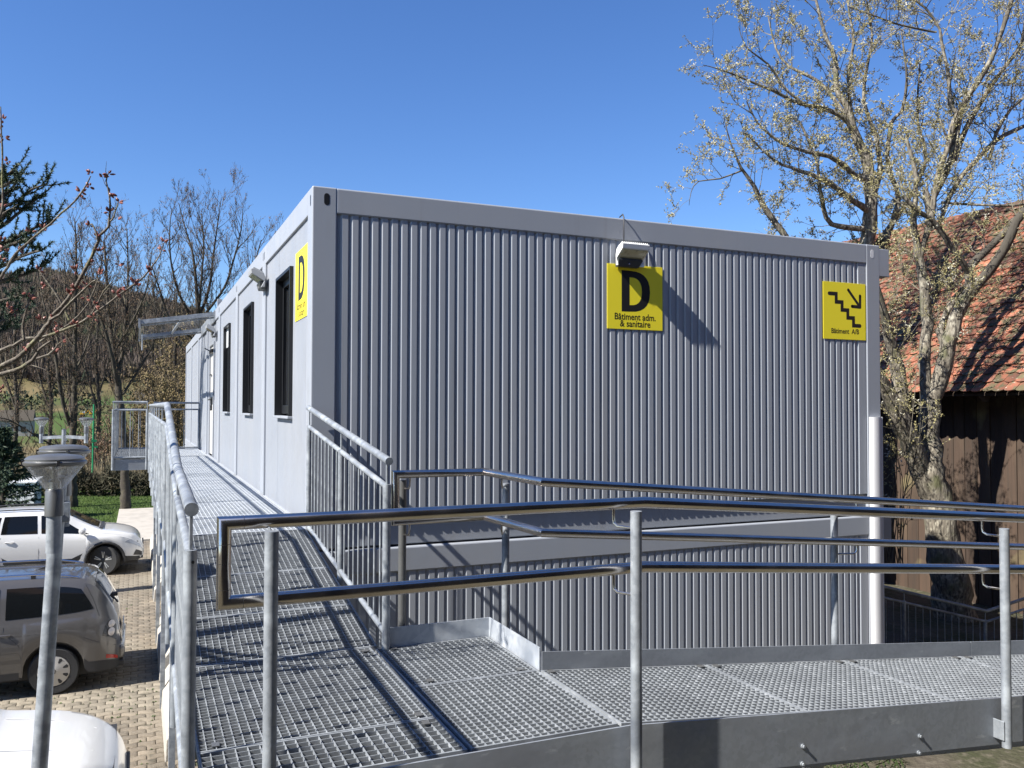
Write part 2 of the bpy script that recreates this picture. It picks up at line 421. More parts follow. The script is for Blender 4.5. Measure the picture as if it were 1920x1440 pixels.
# ------------------------------------------------------------------ building
L = 2.853; NB = 7
H = 2.88
bld = empty('modular_building', (0, 0, -2.88), 'two storey grey container building with ribbed steel walls', 'building')
def bpart(mb, name, ma, **k):
    o = mb.build(name, ma, None, **k); o.parent = bld; o.matrix_parent_inverse = Matrix.Translation((0, 0, 2.88)); return o
bld_parts = bpart
W = 6.055
for lev in (0, -1):
    z0 = lev*H+ (0.004 if lev == 0 else 0); z1 = z0+H-(.0 if lev == 0 else .010)
    if lev == 0: bb = .25
    else: bb = .2
    tb = .21 if lev == 0 else .205
    yo = 0 if lev == 0 else -.004
    # front frame, one part each
    for (xa, xb) in ((0, .198), (5.862, W)):
        bpart(MB().box(xa, xb, yo, .2, z0, z1), 'corner_post', M['paint'], bevel=.012, seg=3)
    bpart(MB().box(.19, 5.87, yo+.0015, .2, z1-tb, z1-.001), 'top_beam', M['paint'], bevel=.013, seg=2)
    bpart(MB().box(.19, 5.87, yo+(.036 if lev == 0 else .0015), .2, z0+.001, z0+bb), 'floor_beam', M['paint'], bevel=.008, seg=3)
    # corrugated front sheet
    pr = []; x = .2; crest, valley = yo+.009, yo+.021
    pr.append((.19, valley)); x = .228
    while x < 5.80:
        pr += [(x, valley), (x+.016, crest), (x+.062, crest), (x+.066, valley)]; x += .0826
    pr[-1] = (5.80, crest) if False else pr[-1]
    pr.append((5.87, valley))
    # last wide crest as in the photograph
    pr = [p for p in pr if p[0] < 5.735]+[(5.742, valley), (5.752, crest), (5.852, crest), (5.862, valley), (5.88, valley)]
    s = MB(); za, zb = z0+bb-.03, z1-tb+.03
    s.grid([[(p[0], p[1], za) for p in pr], [(p[0], p[1], zb) for p in pr]])
    bpart(s, 'ribbed_wall', M['paint'], ang=20)
    bpart(MB().box(.1, W-.1, .19, 3, z0+.3, z1-.3), 'inner_core', M['black'])
# left side, module by module
def side_panel(y0, y1, holes, z0, z1):
    """ribbed sheet facing -x with rectangular openings, pitch 50 mm"""
    pr = []; y = y0
    while y < y1-.001:
        pr += [(y, .022), (y+.030, .022), (y+.037, .036), (y+.047, .036), (min(y+.054, y1), .022)]; y += .054
    pr = [(min(a, y1), b_) for a, b_ in pr]
    if holes:
        h0, h1, hz0, hz1 = holes
        extra = [(h0, .022), (h1, .022)]
        pr = sorted(pr+extra, key=lambda p: p[0])
    s = MB()
    zs = [z0, z1] if not holes else [z0, hz0, hz1, z1]
    n = len(s.v); k = len(pr)
    for z in zs: s.v += [(d, y, z) for y, d in pr]
    for a in range(len(zs)-1):
        for j in range(k-1):
            ym = (pr[j][0]+pr[j+1][0])/2
            if holes and a == 1 and h0 < ym < h1: continue
            q = n+a*k+j; s.addf((q, q+k, q+k+1, q+1))
    return s
for lev in (0, -1):
    z0 = lev*H+(.004 if lev == 0 else 0); z1 = z0+H-(.0 if lev == 0 else .010)
    for i in range(NB):
        ya = i*L+.004; yb = (i+1)*L-.004
        pw = .115
        if i > 0: bpart(MB().box(0, .12, ya, ya+pw, z0, z1), 'side_post', M['paint'], bevel=.008)
        else: ya = .2-.115
        bpart(MB().box(0, .12, yb-pw, yb, z0, z1), 'side_post', M['paint'], bevel=.008)
        pa = ya+pw; pb = yb-pw
        bpart(MB().box(.0015, .12, pa-.01, pb+.01, z1-.20, z1-.001), 'side_beam', M['paint'], bevel=.006)
        bpart(MB().box(.0015, .12, pa-.01, pb+.01, z0, z0+.17), 'side_sill', M['paint'], bevel=.006)
        hole = None
        if lev == 0 and i < 3: yw = i*L+1.0; hole = (yw, yw+.87, 1.045, 2.395)
        if lev == 0 and i == 3: hole = (9.70, 10.75, .19, 2.33)
        bpart(side_panel(pa, pb, hole, z0+.15, z1-.18), 'side_wall', M['paint'], ang=20)
# slots in the corner castings
def slot(u_axis, c0, zc, wv=.045, hv=.095):
    pts = []
    for q in range(9):
        a = math.pi*q/8; pts.append((wv/2*math.cos(a), hv/2-wv/2+wv/2*math.sin(a)))
    for q in range(9):
        a = math.pi+math.pi*q/8; pts.append((wv/2*math.cos(a), -hv/2+wv/2+wv/2*math.sin(a)))
    mb = MB()
    if u_axis == 'x': mb.prism(pts, lambda p, q, t_: (c0+p, t_, zc+q), .02, -.0012)
    else: mb.prism(pts, lambda p, q, t_: (t_, c0+p, zc+q), .02, -.0012)
    return mb
for xc in (.115, 5.945): bpart(slot('x', xc, H-.095), 'casting_slot', M['black'] if xc < 1 else M['white'], fix=True)
for yc in (.075, ): bpart(slot('y', yc, H-.10, .03, .09), 'casting_slot', M['black'], fix=True)
for i in range(1, 4):
    for yc in (i*L-.05, i*L+.05): bpart(slot('y', yc, H-.10, .028, .09), 'casting_slot', M['black'], fix=True)
# roof
bpart(MB().box(.05, W-.05, .05, NB*L-.05, H-.06, H-.02), 'roof_sheet', M['paint'])
bpart(MB().box(W-.12, W, .2, NB*L, -H, H-.003), 'far_wall', M['paint'])
bpart(MB().box(.1, W-.1, NB*L-.12, NB*L, -H, H-.003), 'back_wall', M['paint'])
# white half round edge cover at the right corner
pts = []
for q in range(11):
    a = math.pi*q/10; pts.append((5.955-.078*math.cos(a), -.001-.045*math.sin(a)**.7))
cv = MB(); cv.prism(pts, lambda p, q, t_: (p, q-.003, t_), -2.86, 1.036)
bpart(cv, 'edge_cover', M['white'], fix=True, ang=50)
bpart(MB().box(6.034, 6.0555, -.022, -.0055, -2.86, 1.036), 'cover_flange', M['white'], bevel=.003)
# beam boxes at the right side
bpart(MB().box(6.06, 6.50, .28, .62, 2.61, 2.92), 'roof_gutter_box', M['paint'], bevel=.006)
bpart(MB().box(6.06, 6.50, .28, .62, -.42, .0), 'floor_gutter_box', M['paint'], bevel=.006)
# windows
for i in range(3):
    y0 = i*L+1.0; y1 = y0+.87; z0 = 1.045; z1 = 2.395
    fr = MB()
    d0, d1 = -.012, .16
    fr.box(d0, d1, y0-.0, y0+.028, z0, z1); fr.box(d0, d1, y1-.028, y1, z0, z1)
    fr.box(d0, d1, y0+.028, y1-.028, z1-.028, z1)
    o = bpart(fr, 'window', M['black'])
    sash = MB(); s0 = .055
    for a, b_, c_, d_ in ((y0+.028, y0+.09, z0+.02, z1-.03), (y1-.09, y1-.028, z0+.02, z1-.03), (y0+.09, y1-.09, z1-.10, z1-.03), (y0+.09, y1-.09, z0+.02, z0+.10)):
        sash.box(s0, s0+.06, a, b_, c_, d_)
    q = sash.build('sash', M['black'], bevel=.004); q.parent = o
    q = MB().box(s0+.03, s0+.036, y0+.08, y1-.08, z0+.09, z1-.09).build('pane', M['glass']); q.parent = o
    q = MB().box(-.022, .05, y0-.01, y1+.01, z0-.022, z0).build('sill', M['paint'], bevel=.003); q.parent = o
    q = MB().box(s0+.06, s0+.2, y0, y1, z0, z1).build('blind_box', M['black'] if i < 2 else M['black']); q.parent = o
    if i == 2:
        q = MB().box(s0-.02, s0-.01, y0+.10, y1-.03, z1-.33, z1-.03).build('roller_blind', M['shed']); q.parent = o
# tilted-open inner sash bar of the first window
# door
dr = bpart(MB().box(.03, .07, 9.75, 10.70, .22, 2.28), 'door', M['beige'], bevel=.004)
for a, b_, c_, d_ in ((9.70, 9.75, .20, 2.33), (10.70, 10.75, .20, 2.33), (9.75, 10.70, 2.28, 2.33)):
    q = MB().box(.0, .09, a, b_, c_, d_).build('door_frame', M['paint'], bevel=.004); q.parent = dr
q = MB().box(-.025, .03, 9.80, 10.0, 1.16, 1.30).box(-.03, .0, 9.84, 9.97, 1.05, 1.16).build('handle', M['black'], bevel=.008); q.parent = dr  # black blocks stand for the handle together with its shade on the door
q = MB().box(-.06, -.03, 9.80, 10.12, 1.24, 1.27).build('lever', M['lampmetal'], bevel=.004); q.parent = dr
q = MB().box(-.02, .03, 9.9, 10.5, 2.13, 2.2).bar((-.02, 10.2, 2.17), (-.09, 10.55, 2.24), .02, .02).build('lamp_shadow_bar', M['black'], bevel=.004); q.parent = dr  # black bar in place of the lamp's shadow at the door top
q = MB().box(.0, .02, 10.35, 10.62, 1.72, 1.74).build('letter_flap', M['black']); q.parent = dr

# unseen timber house, added to block sky light from the front wall (also mirrored in the rails)
ho = empty('unseen_timber_house', (6, -11.2, -2.9), 'unseen brown timber clad house added behind the viewpoint to cut sky light on the front wall', 'house')
for k in range(34):
    MB().box(-13+k*.8, -13+k*.8+.78, 0, .06, 0, 11.2).build('wall_board', M['plank'], ho)
MB().box(-13, 14.2, .0-8, -.01, 0, 11.2).build('house_body', M['darkwood'], ho)
MB().prism([(.9, 11.1), (-8.9, 11.1), (-4, 14.2)], lambda p, q, t_: (t_, p, q), -13.6, 14.8).build('roof', M['tile'], ho, fix=True)
for x in (-10, -5, 0, 5, 10):
    o = MB().box(x, x+1.2, .06, .10, 4.6, 6.0).build('window', M['glass'], ho)
# ------------------------------------------------------------------ signs
def text_mesh(txt, size, off=0.0, bold=0.0):
    cu = bpy.data.curves.new('t', 'FONT'); cu.body = txt; cu.size = size; cu.align_x = 'CENTER'; cu.align_y = 'CENTER'
    cu.extrude = 0; cu.offset = bold; cu.resolution_u = 3
    ob = bpy.data.objects.new('t', cu); C.objects.link(ob); dg = bpy.context.evaluated_depsgraph_get()
    me = bpy.data.meshes.new_from_object(ob.evaluated_get(dg)); bpy.data.objects.remove(ob); return me
def thick(pts, wd, cap=True):
    """polyline of round-ended strokes as one flat-ish shape"""
    mb = MB()
    return mb
def dshape():
    def outl(x0, x1, z0, z1, rx):
        pts = [(x0, z0)]
        rz = (z1-z0)/2; cz = (z0+z1)/2
        for q in range(15):
            a = -math.pi/2+math.pi*q/14
            pts.append((x1-rx+rx*abs(math.cos(a))**.72, cz+rz*math.copysign(abs(math.sin(a))**.85, math.sin(a))))
        pts.append((x0, z1)); return pts
    o = outl(-.155, .160, -.195, .195, .24); i_ = outl(-.068, .068, -.132, .132, .13)
    mb = MB(); n = len(o)
    for t_ in (0, -.00025): mb.v += [(p, t_, q) for p, q in o]+[(p, t_, q) for p, q in i_]
    for k in range(n):
        j = (k+1) % n
        mb.addf((2*n+k, 2*n+j, 3*n+j, 3*n+k), (k, j, 2*n+j, 2*n+k), (n+k, 3*n+k, 3*n+j, n+j))
    return mb
def place_text(par, txt, size, x, z, bold, name='lettering', sx_=1.0):
    me = text_mesh(txt, size, bold=bold); me.materials.clear(); me.materials.append(M['ink'])
    o = inst(name, me, (x, -.0083, z), par, rot=(R(90), 0, 0), scale=(sx_, 1, 1)); return o
def d_sign(loc, rz, label):
    s = empty('building_sign', loc, label, 'sign', 'yellow D signs', rz)
    MB().box(-.30, .30, -.008, -.004, -.30, .30).build('sign_board', M['sign'], s, bevel=.001)
    d = dshape().build('letter', M['ink'], s, fix=True, ang=40); d.location = (.005, -.0081, .055); d.scale = (.98, 1, .98)
    place_text(s, 'B\u00e2timent adm.', .086, 0, -.186, .0016, sx_=.90)
    place_text(s, '& sanitaire', .086, 0, -.250, .0016, sx_=.90)
    for a in (-1, 1):
        for b_ in (-1, 1): MB().tube([(a*.2, -.004, b_*.2), (a*.2, .012, b_*.2)], .008, 6).build('spacer', M['lampgrey'], s)
    return s
d_sign((2.982, .0125, 2.156), 0, 'yellow sign with black D on the ribbed front wall below the floodlight')
d_sign((.0250, .567, 2.18), R(-90), 'yellow D sign on the sunlit side wall at the building corner')
s = empty('stair_sign', (5.555, .0125, 2.152), 'yellow sign with black stair symbol and arrow at the right corner', 'sign')
MB().box(-.295, .295, -.008, -.004, -.30, .30).build('sign_board', M['sign'], s, bevel=.001)
def stroke(mb, pts, wd, y=-.0082):
    for a, b_ in zip(pts[:-1], pts[1:]):
        a = Vector((a[0], y, a[1])); b2 = Vector((b_[0], y, b_[1])); d = (b2-a).normalized()
        nrm = Vector((-d.z, 0, d.x))*wd/2
        n = len(mb.v); mb.v += [tuple(a-nrm), tuple(b2-nrm), tuple(b2+nrm), tuple(a+nrm)]; mb.addf((n, n+1, n+2, n+3))
def disc(mb, c_, r_, y=-.0082):
    n = len(mb.v); mb.v += [(c_[0]+r_*math.cos(2*math.pi*q/14), y, c_[1]+r_*math.sin(2*math.pi*q/14)) for q in range(14)]; mb.addf(tuple(range(n, n+14)))
# sign photo px (crop 900x1440 of 100x160 px): board 40..770 x, 240..1250 tall
def sp(x, y):   # crop pixel -> board coordinates
    return ((x-402)/730*.59, -((y-(735+(x-402)*.04))/985)*.6)
st = MB(); ww_ = .040
zz = [(140, 435), (258, 440), (258, 578), (357, 583), (357, 715), (455, 718), (455, 850), (552, 855), (552, 985), (665, 988)]
pts = [sp(*p) for p in zz]
for q in range(len(pts)):
    pass
# make steps orthogonal
xs_ = [pts[0][0], pts[1][0], pts[3][0], pts[5][0], pts[7][0], pts[9][0]]; zs_ = [pts[0][1], pts[2][1], pts[4][1], pts[6][1], pts[8][1]]
for q in range(5):
    e = 0 if q == 4 else ww_/2
    b0 = xs_[q]-(ww_/2 if q else 0)
    st.box(b0, xs_[q+1]+e, -.0083, -.0079, zs_[q]-ww_/2, zs_[q]+ww_/2)
    if q < 4: st.box(xs_[q+1]-ww_/2, xs_[q+1]+ww_/2, -.00835, -.0079, zs_[q+1]-ww_/2+.0005, zs_[q]+ww_/2-.0005)
disc(st, (xs_[0], zs_[0]), ww_/2); disc(st, (xs_[5], zs_[4]), ww_/2)
st.build('stair_symbol', M['ink'], s, ang=0)
ar = MB(); tip = sp(668, 660); a0 = sp(465, 365); a1 = (tip[0]+.002, sp(668, 465)[1]); a2 = (sp(530, 645)[0], tip[1]+.003)
stroke(ar, [a0, tip], .032, -.0082); stroke(ar, [a1, tip], .034, -.0083); stroke(ar, [a2, tip], .034, -.0084)
disc(ar, a0, .016); disc(ar, a1, .017, -.0083); disc(ar, a2, .017, -.0084); disc(ar, tip, .017, -.0085)
ar.build('arrow_symbol', M['ink'], s, ang=0)
place_text(s, 'B\u00e2timent  A/B', .074, .005, -.215, .0016, sx_=.92)

# ------------------------------------------------------------------ floodlights
def floodlight(loc, rz, label, grey=False):
    s = empty('floodlight', loc, label, 'floodlight', 'floodlights on the container walls', rz)
    fw = M['lampbox'] if not grey else M['lampgrey']
    wv = .29
    # head, tilted upward away from the wall (local -y is outwards)
    prof = [(-.03, -.06), (-.160, .018), (-.168, .065), (-.142, .072), (-.035, .03), (-.015, -.02), (-.02, -.12), (-.06, -.125)]
    h = MB(); h.prism(prof, lambda p, q, t_: (t_, p, q), -wv/2, wv/2); h.build('housing', fw, s, fix=True, bevel=.005)
    for q in range(14):
        x = -wv/2+.012+q*(wv-.024)/13
        MB().bar((x, -.042, .036), (x, -.14, .079), .006, .012).build('cooling_fin', fw, s) if q % 1 == 0 else None
    g_ = MB(); g_.hexa([(-wv/2+.02, -.152, .008), (wv/2-.02, -.152, .008), (wv/2-.02, -.055, -.057), (-wv/2+.02, -.055, -.057), (-wv/2+.02, -.152, .014), (wv/2-.02, -.152, .014), (wv/2-.02, -.055, -.05), (-wv/2+.02, -.055, -.05)])
    g_.build('lens', M['lens'], s, fix=True)
    MB().hexa([(-wv/2+.004, -.07, -.075), (wv/2-.03, -.07, -.075), (wv/2-.03, -.012, -.075), (-wv/2+.004, -.012, -.075),
               (-wv/2+.004, -.07, -.06), (wv/2-.03, -.07, -.06), (wv/2-.03, -.012, -.04), (-wv/2+.004, -.012, -.04)]).build('bracket_top', M['lampdark'], s, fix=True)
    MB().hexa([(-wv/2+.006, -.055, -.135), (wv/2-.06, -.055, -.135), (wv/2-.06, -.0, -.135), (-wv/2+.006, .0, -.135),
               (-wv/2+.006, -.075, -.070), (wv/2-.025, -.075, -.070), (wv/2-.025, -.0, -.070), (-wv/2+.006, .0, -.070)]).build('junction_box', M['lampdark'], s, fix=True, bevel=.003)
    MB().tube([(-.03, -.078, -.11), (-.03, -.06, -.113)], .009, 10).build('screw', M['chrome'], s)
    return s
fl = floodlight((2.905, 0, 2.56), 0, 'white floodlight on the dark ribbed front wall above the D sign'); fl.scale = (1, .84, 1)
cb = MB(); cb.tube([(2.835, .04, 2.90), (2.833, -.02, 2.915), (2.83, -.045, 2.88), (2.822, -.055, 2.78), (2.818, -.062, 2.68), (2.83, -.05, 2.60)], .006, 6)
tag(cb.build('cable', M['cable']), 'thin black cable hanging from the roof edge to the front floodlight', 'cable')
floodlight((0, 2.72, 2.53), R(-90), 'grey floodlight on the sunlit side wall between first and second window', True)
floodlight((0, 9.25, 2.50), R(-90), 'grey floodlight on the side wall beside the entrance canopy', True)

# ------------------------------------------------------------------ entrance canopy
cn = empty('entrance_canopy', (0, 10.2, 2.6), 'galvanised bracket canopy with clear panel over the side door', 'canopy')
def cpart(mb, name, ma, **k):
    o = mb.build(name, ma, None, **k); o.parent = cn; o.matrix_parent_inverse = Matrix.Translation((0, -10.2, -2.6)); return o
for y in (9.45, 12.9):
    cpart(MB().bar((.0, y, 2.80), (-1.25, y, 2.60), .04, .075), 'side_rail', M['galv'], fix=True)
    cpart(MB().bar((.0, y+.04, 2.74), (-1.23, y+.04, 2.545), .02, .03), 'lower_rail', M['galv'], fix=True)
    cpart(MB().box(-1.27, -1.235, y-.035, y+.035, 2.50, 2.66), 'end_plate', M['galv'])
cpart(MB().box(-1.262, -1.225, 9.48, 12.88, 2.545, 2.62), 'gutter', M['galv'], bevel=.004)
cpart(MB().bar((-.55, 9.47, 2.70), (-.62, 12.88, 2.69), .04, .03), 'cross_bar', M['galv'], fix=True)
cpart(MB().box(-.02, -.002, 9.4, 12.95, 2.66, 2.86), 'wall_bracket', M['galv'], bevel=.003)
pn = MB(); pn.hexa([(-1.22, 9.48, 2.632), (-.01, 9.48, 2.826), (-.01, 12.88, 2.826), (-1.22, 12.88, 2.632), (-1.22, 9.48, 2.64), (-.01, 9.48, 2.834), (-.01, 12.88, 2.834), (-1.22, 12.88, 2.64)])
cpart(pn, 'clear_panel', M['poly'], fix=True)
cpart(MB().box(.02, .10, 9.2, 9.32, 2.86, 3.05), 'roof_hook', M['galv'], bevel=.004)
cpart(MB().tube([(-1.20, 10.98, 2.52), (-1.20, 10.98, 2.2)], .012, 6), 'drain_chain', M['galv'])

# ------------------------------------------------------------------ walkway decks
def dz(y):            # deck height of the walkway along the side
    if y >= -.12: return .195
    if y <= -2.26: return -.147
    return .195+(y+.12)*(.342/2.14)
def rzf(x): return -.147-(x-.57)*.092 if x > .57 else -.147
def grating(x0, x1, y0, y1, zf, bear='x', name='grating_panel', parent=None, pitch=.034, th=.0032, dp=.028, raise_=0.0, ma='grate'):
    mb = MB(); e = .003
    def zb(xa, xb, ya, yb, top, dep):
        n = len(mb.v); mb.box(xa, xb, ya, yb, -dep, top)
        for i in range(n, n+8):
            x, y, z = mb.v[i]; mb.v[i] = (x, y, z+zf(x, y))
    x0 += e; x1 -= e; y0 += e; y1 -= e; f_ = .009
    zb(x0, x1, y0, y0+f_, .0015+raise_, dp); zb(x0, x1, y1-f_, y1, .0015+raise_, dp)
    zb(x0, x0+f_, y0+f_, y1-f_, .0015+raise_, dp); zb(x1-f_, x1, y0+f_, y1-f_, .0015+raise_, dp)
    nx = max(2, round((x1-x0)/pitch)); ny = max(2, round((y1-y0)/pitch))
    for i in range(1, nx):
        x = x0+(x1-x0)*i/nx
        if bear == 'y': zb(x-th/2, x+th/2, y0+f_, y1-f_, 0, dp)
        else: zb(x-.0016, x+.0016, y0+f_, y1-f_, .0006, .012)
    for j in range(1, ny):
        y = y0+(y1-y0)*j/ny
        if bear == 'x': zb(x0+f_, x1-f_, y-th/2, y+th/2, 0, dp)
        else: zb(x0+f_, x1-f_, y-.0016, y+.0016, .0006, .012)
    return mb.build(name, M[ma], parent, ang=0)
deck = empty('walkway_deck', (-.5, 5, 0), 'galvanised grating walkway running along the sunlit side wall', 'walkway')
def dpart(o): o.parent = deck; o.matrix_parent_inverse = Matrix.Translation((.5, -5, 0)); return o
XL = -1.0; XR = -.045
seams = [-.12, .93, 1.93, 2.93, 3.93, 4.93, 5.93, 6.93, 7.93, 8.95, 9.98]
for a, b_ in zip(seams[:-1], seams[1:]): dpart(grating(XL, XR, a, b_, lambda x, y: .195, 'y', th=.005, ma='grate_sunlit'))
for a, b_ in ((9.98, 11.6), (11.6, 13.3)): dpart(grating(XL, XR, a, b_, lambda x, y: .195, 'x', ma='grate_sunlit'))
for a, b_ in ((10.12, 11.9), (11.9, 13.65)): dpart(grating(-1.66, -1.04, a, b_, lambda x, y: .195, 'x'))
for (a, b_) in ((-.12, 13.3),):
    for xx in (XL-.012, XR+.002):
        dpart(MB().box(xx, xx+.008, a, b_, -.05, .18).box(xx-.0 if xx > -.5 else xx, xx+.008, a, b_, -.05, -.049).build('side_beam', M['galv_plate']))
dpart(MB().box(-1.68, -1.04, 10.10, 10.108, -.03, .165).box(-1.68, -1.672, 10.108, 13.66, -.03, .165).box(-1.68, -1.04, 13.66, 13.668, -.03, .165).build('platform_beam', M['galv_plate']))
for y in (2.2, 5.6, 9.0, 12.6):
    dpart(MB().box(-.93, -.87, y-.03, y+.03, -2.9, .165).build('support_column', M['galv'], bevel=.004))
    dpart(MB().box(-1.0, -.04, y-.03, y+.03, .07, .160).build('cross_beam', M['galv']))
ramp = empty('ramp_deck', (-.5, -1.2, 0), 'sloping galvanised grating ramp between the two picket railings', 'ramp')
def rpart(o, par): o.parent = par; o.matrix_parent_inverse = Matrix.Translation(-par.location); return o
for a, b_ in ((-1.0, -.12), (-1.66, -1.0), (-2.26, -1.66)): rpart(grating(XL, XR, a, b_, lambda x, y: dz(y), 'x'), ramp)
for xx in (XL-.012, XR+.002):
    n_ = MB().hexa([(xx, -2.26, -.40), (xx+.008, -2.26, -.40), (xx+.008, -.12, -.06), (xx, -.12, -.06), (xx, -2.26, -.178), (xx+.008, -2.26, -.178), (xx+.008, -.12, .164), (xx, -.12, .164)])
    rpart(n_.build('side_beam', M['galv_plate'], fix=True), ramp)
land = empty('landing_deck', (0, -3, -.15), 'flat galvanised grating landing at the foot of the ramp', 'landing')
flat = lambda x, y: -.147
rpart(grating(-1.02, -.085, -3.37, -2.265, flat, 'x'), land)
rpart(grating(-1.02, -.085, -3.735, -3.37, flat, 'x', pitch=.044, th=.003, dp=.036), land)
rpart(grating(-.075, .565, -2.97, -2.31, flat, 'y'), land)
rpart(grating(-.075, .565, -3.735, -2.97, flat, 'y'), land)
rpart(MB().box(-.084, -.076, -3.735, -2.265, -.33, -.165).build('middle_beam', M['galv_plate']), land)
# fascia C channels in front
fa = MB(); fa.box(-1.11, .505, -3.963, -3.955, -.33, -.062)
rpart(MB().box(-1.03, .55, -3.75, -3.742, -.35, -.178).build('deck_beam', M['galv_plate']), land)
rpart(fa.build('fascia_beam', M['galv_plate']), land)
rpart(MB().box(-1.04, -1.032, -4.07, -2.265, -.36, -.165).build('edge_beam', M['galv_plate']), land)
for y in (-2.9, -3.5): rpart(MB().box(-1.0, .56, y-.03, y+.03, -.34, -.185).build('cross_beam', M['galv']), land)
# toe boards of the landing
rpart(MB().box(-.03, .583, -2.306, -2.300, -.155, -.044).build('toe_board', M['galv_sunlit']), land)
rpart(MB().box(.578, .584, -2.96, -2.3065, -.155, -.042).build('toe_board', M['galv_sunlit']), land)
ra = empty('access_ramp', (3.5, -3.35, -.3), 'long galvanised ramp descending to the right in front of the building', 'ramp')
rf = lambda x, y: rzf(x)
for a, b_ in ((.575, 1.55), (1.55, 2.51), (2.51, 3.46), (3.46, 4.42), (4.42, 5.4), (5.4, 6.4), (6.4, 7.4)):
    rpart(grating(a, b_, -3.735, -2.975, rf, 'y'), ra)
def sheared(x0, x1, y0, y1, top, bot):
    return MB().hexa([(x0, y0, rzf(x0)+bot), (x1, y0, rzf(x1)+bot), (x1, y1, rzf(x1)+bot), (x0, y1, rzf(x0)+bot), (x0, y0, rzf(x0)+top), (x1, y0, rzf(x1)+top), (x1, y1, rzf(x1)+top), (x0, y1, rzf(x0)+top)])
for a, b_ in ((.588, 3.58), (3.586, 7.4)): rpart(sheared(a, b_, -2.972, -2.966, .088, -.01).build('toe_board', M['galv_plate'], fix=True), ra)
def fas(x): return -.066-(x-.545)*.0842
for a, b_ in ((.52, 2.515), (2.52, 7.4)):
    f0, f1 = fas(a), fas(b_); yq = -3.958 if a < 1 else -3.952
    rpart(MB().hexa([(a, yq-.008, f0-.215), (b_, yq-.008, f1-.215), (b_, yq, f1-.215), (a, yq, f0-.215), (a, yq-.008, f0), (b_, yq-.008, f1), (b_, yq, f1), (a, yq, f0)]).build('fascia_beam', M['galv_plate'], fix=True), ra)
rpart(sheared(.575, 7.4, -3.75, -3.742, -.031, -.24).build('deck_beam', M['galv_plate'], fix=True), ra)
rpart(sheared(.59, 7.4, -2.965, -2.957, -.012, -.29).build('back_beam', M['galv_plate'], fix=True), ra)
for x in (1.56, 2.52, 3.47, 4.43, 5.4): rpart(MB().box(x-.03, x+.03, -3.76, -2.97, rzf(x)-.2, rzf(x)-.034).build('cross_beam', M['galv']), ra)
for x in (1.6, 4.6, 7.0):
    for y in (-3.70, -3.03): rpart(MB().box(x-.04, x+.04, y-.04, y+.04, gh(x, y)-.1, rzf(x)-.2).build('support_column', M['galv'], bevel=.004), ra)
# clips that hold the grating panels
for x, y in ((.02, -2.35), (.49, -2.93), (.03, -2.92), (.62, -3.01), (1.50, -3.01), (1.60, -3.01), (2.46, -3.01), (2.56, -3.01), (3.41, -3.01), (3.51, -3.01), (-.15, -3.32), (-.15, -3.42), (-.95, -3.32), (-.13, -2.33)):
    z = rzf(x)
    rpart(MB().box(x-.014, x+.014, y-.02, y+.02, z+.0025, z+.006).build('panel_clip', M['lampmetal']), ra if x > .57 else land)
# bolts on the fascia
for (u, v, r_) in ((1505, 1399, .009), (1724, 1380, .009), (1504, 1432, .009), (1722, 1411, .009)):
    d = Fv + Rv*((u-960)/FPX) - Uv*((v-720)/FPX); tt = (-3.966-CAM.y)/d.y; p = CAM+d*tt
    rpart(MB().tube([(p.x, -3.964, p.z), (p.x, -3.970, p.z)], .010, 10).tube([(p.x, -3.970, p.z), (p.x, -3.978, p.z)], .006, 6).build('bolt', M['galv'], ang=40), ra)

# ------------------------------------------------------------------ railings
def tubepart(par, name, pts, r_, ma='galv', n=12):
    o = MB().tube(pts, r_, n).build(name, M[ma], None, ang=40); o.parent = par; o.matrix_parent_inverse = Matrix.Translation(-par.location); return o
RT = .0213
def picket_rail(par, path, hz, gapm=.143, bot=None, posts=(), spacing=.125, postdrop=.45, rh=RT, endext=0.05):
    """path: list of (x,y,z_handrail) points"""
    pts = [Vector(p) for p in path]
    tubepart(par, 'handrail', [pts[0]+(pts[0]-pts[1]).normalized()*endext]+pts[1:-1]+[pts[-1]+(pts[-1]-pts[-2]).normalized()*endext], rh, n=16)
    dn = Vector((0, 0, -gapm)); 
    for a, b_ in zip(pts[:-1], pts[1:]):
        tubepart(par, 'middle_rail', [a+dn, b_+dn], .0165)
        db = Vector((0, 0, -hz)); tubepart(par, 'bottom_rail', [a+db, b_+db], .0165)
        l = (b_-a).length; n = max(1, int(l/spacing))
        me = MB().tube([(0, 0, -hz), (0, 0, -gapm)], .0062, 6, cap=False).mesh('baluster', M['galv'], 60)
        for i in range(1, n):
            p = a+(b_-a)*i/n
            o = inst('baluster', me, p-par.location, par)
def rail_post(par, p, top, bottom, r_=.0225, pin=True, rail=None):
    tubepart(par, 'post', [(p[0], p[1], bottom), (p[0], p[1], top)], r_, n=16)
    if pin and rail: tubepart(par, 'rail_pin', [(p[0], p[1], top-.01), (p[0], p[1], rail)], .006, n=6)
# right picket railing of the ramp
rr = empty('picket_railing', (-.02, -1.2, .2), 'short galvanised picket railing running down the ramp from the building corner', 'railing')
A = Vector((-.02, -.075, 1.118)); B = Vector((-.02, -2.33, .852))
picket_rail(rr, [A, B], .915, bot=None, endext=.045)
for t_ in (0.0, .505, 1.0):
    p = A.lerp(B, t_); rail_post(rr, p, p.z-.13, dz(p.y)-.26, .0215, rail=p.z)
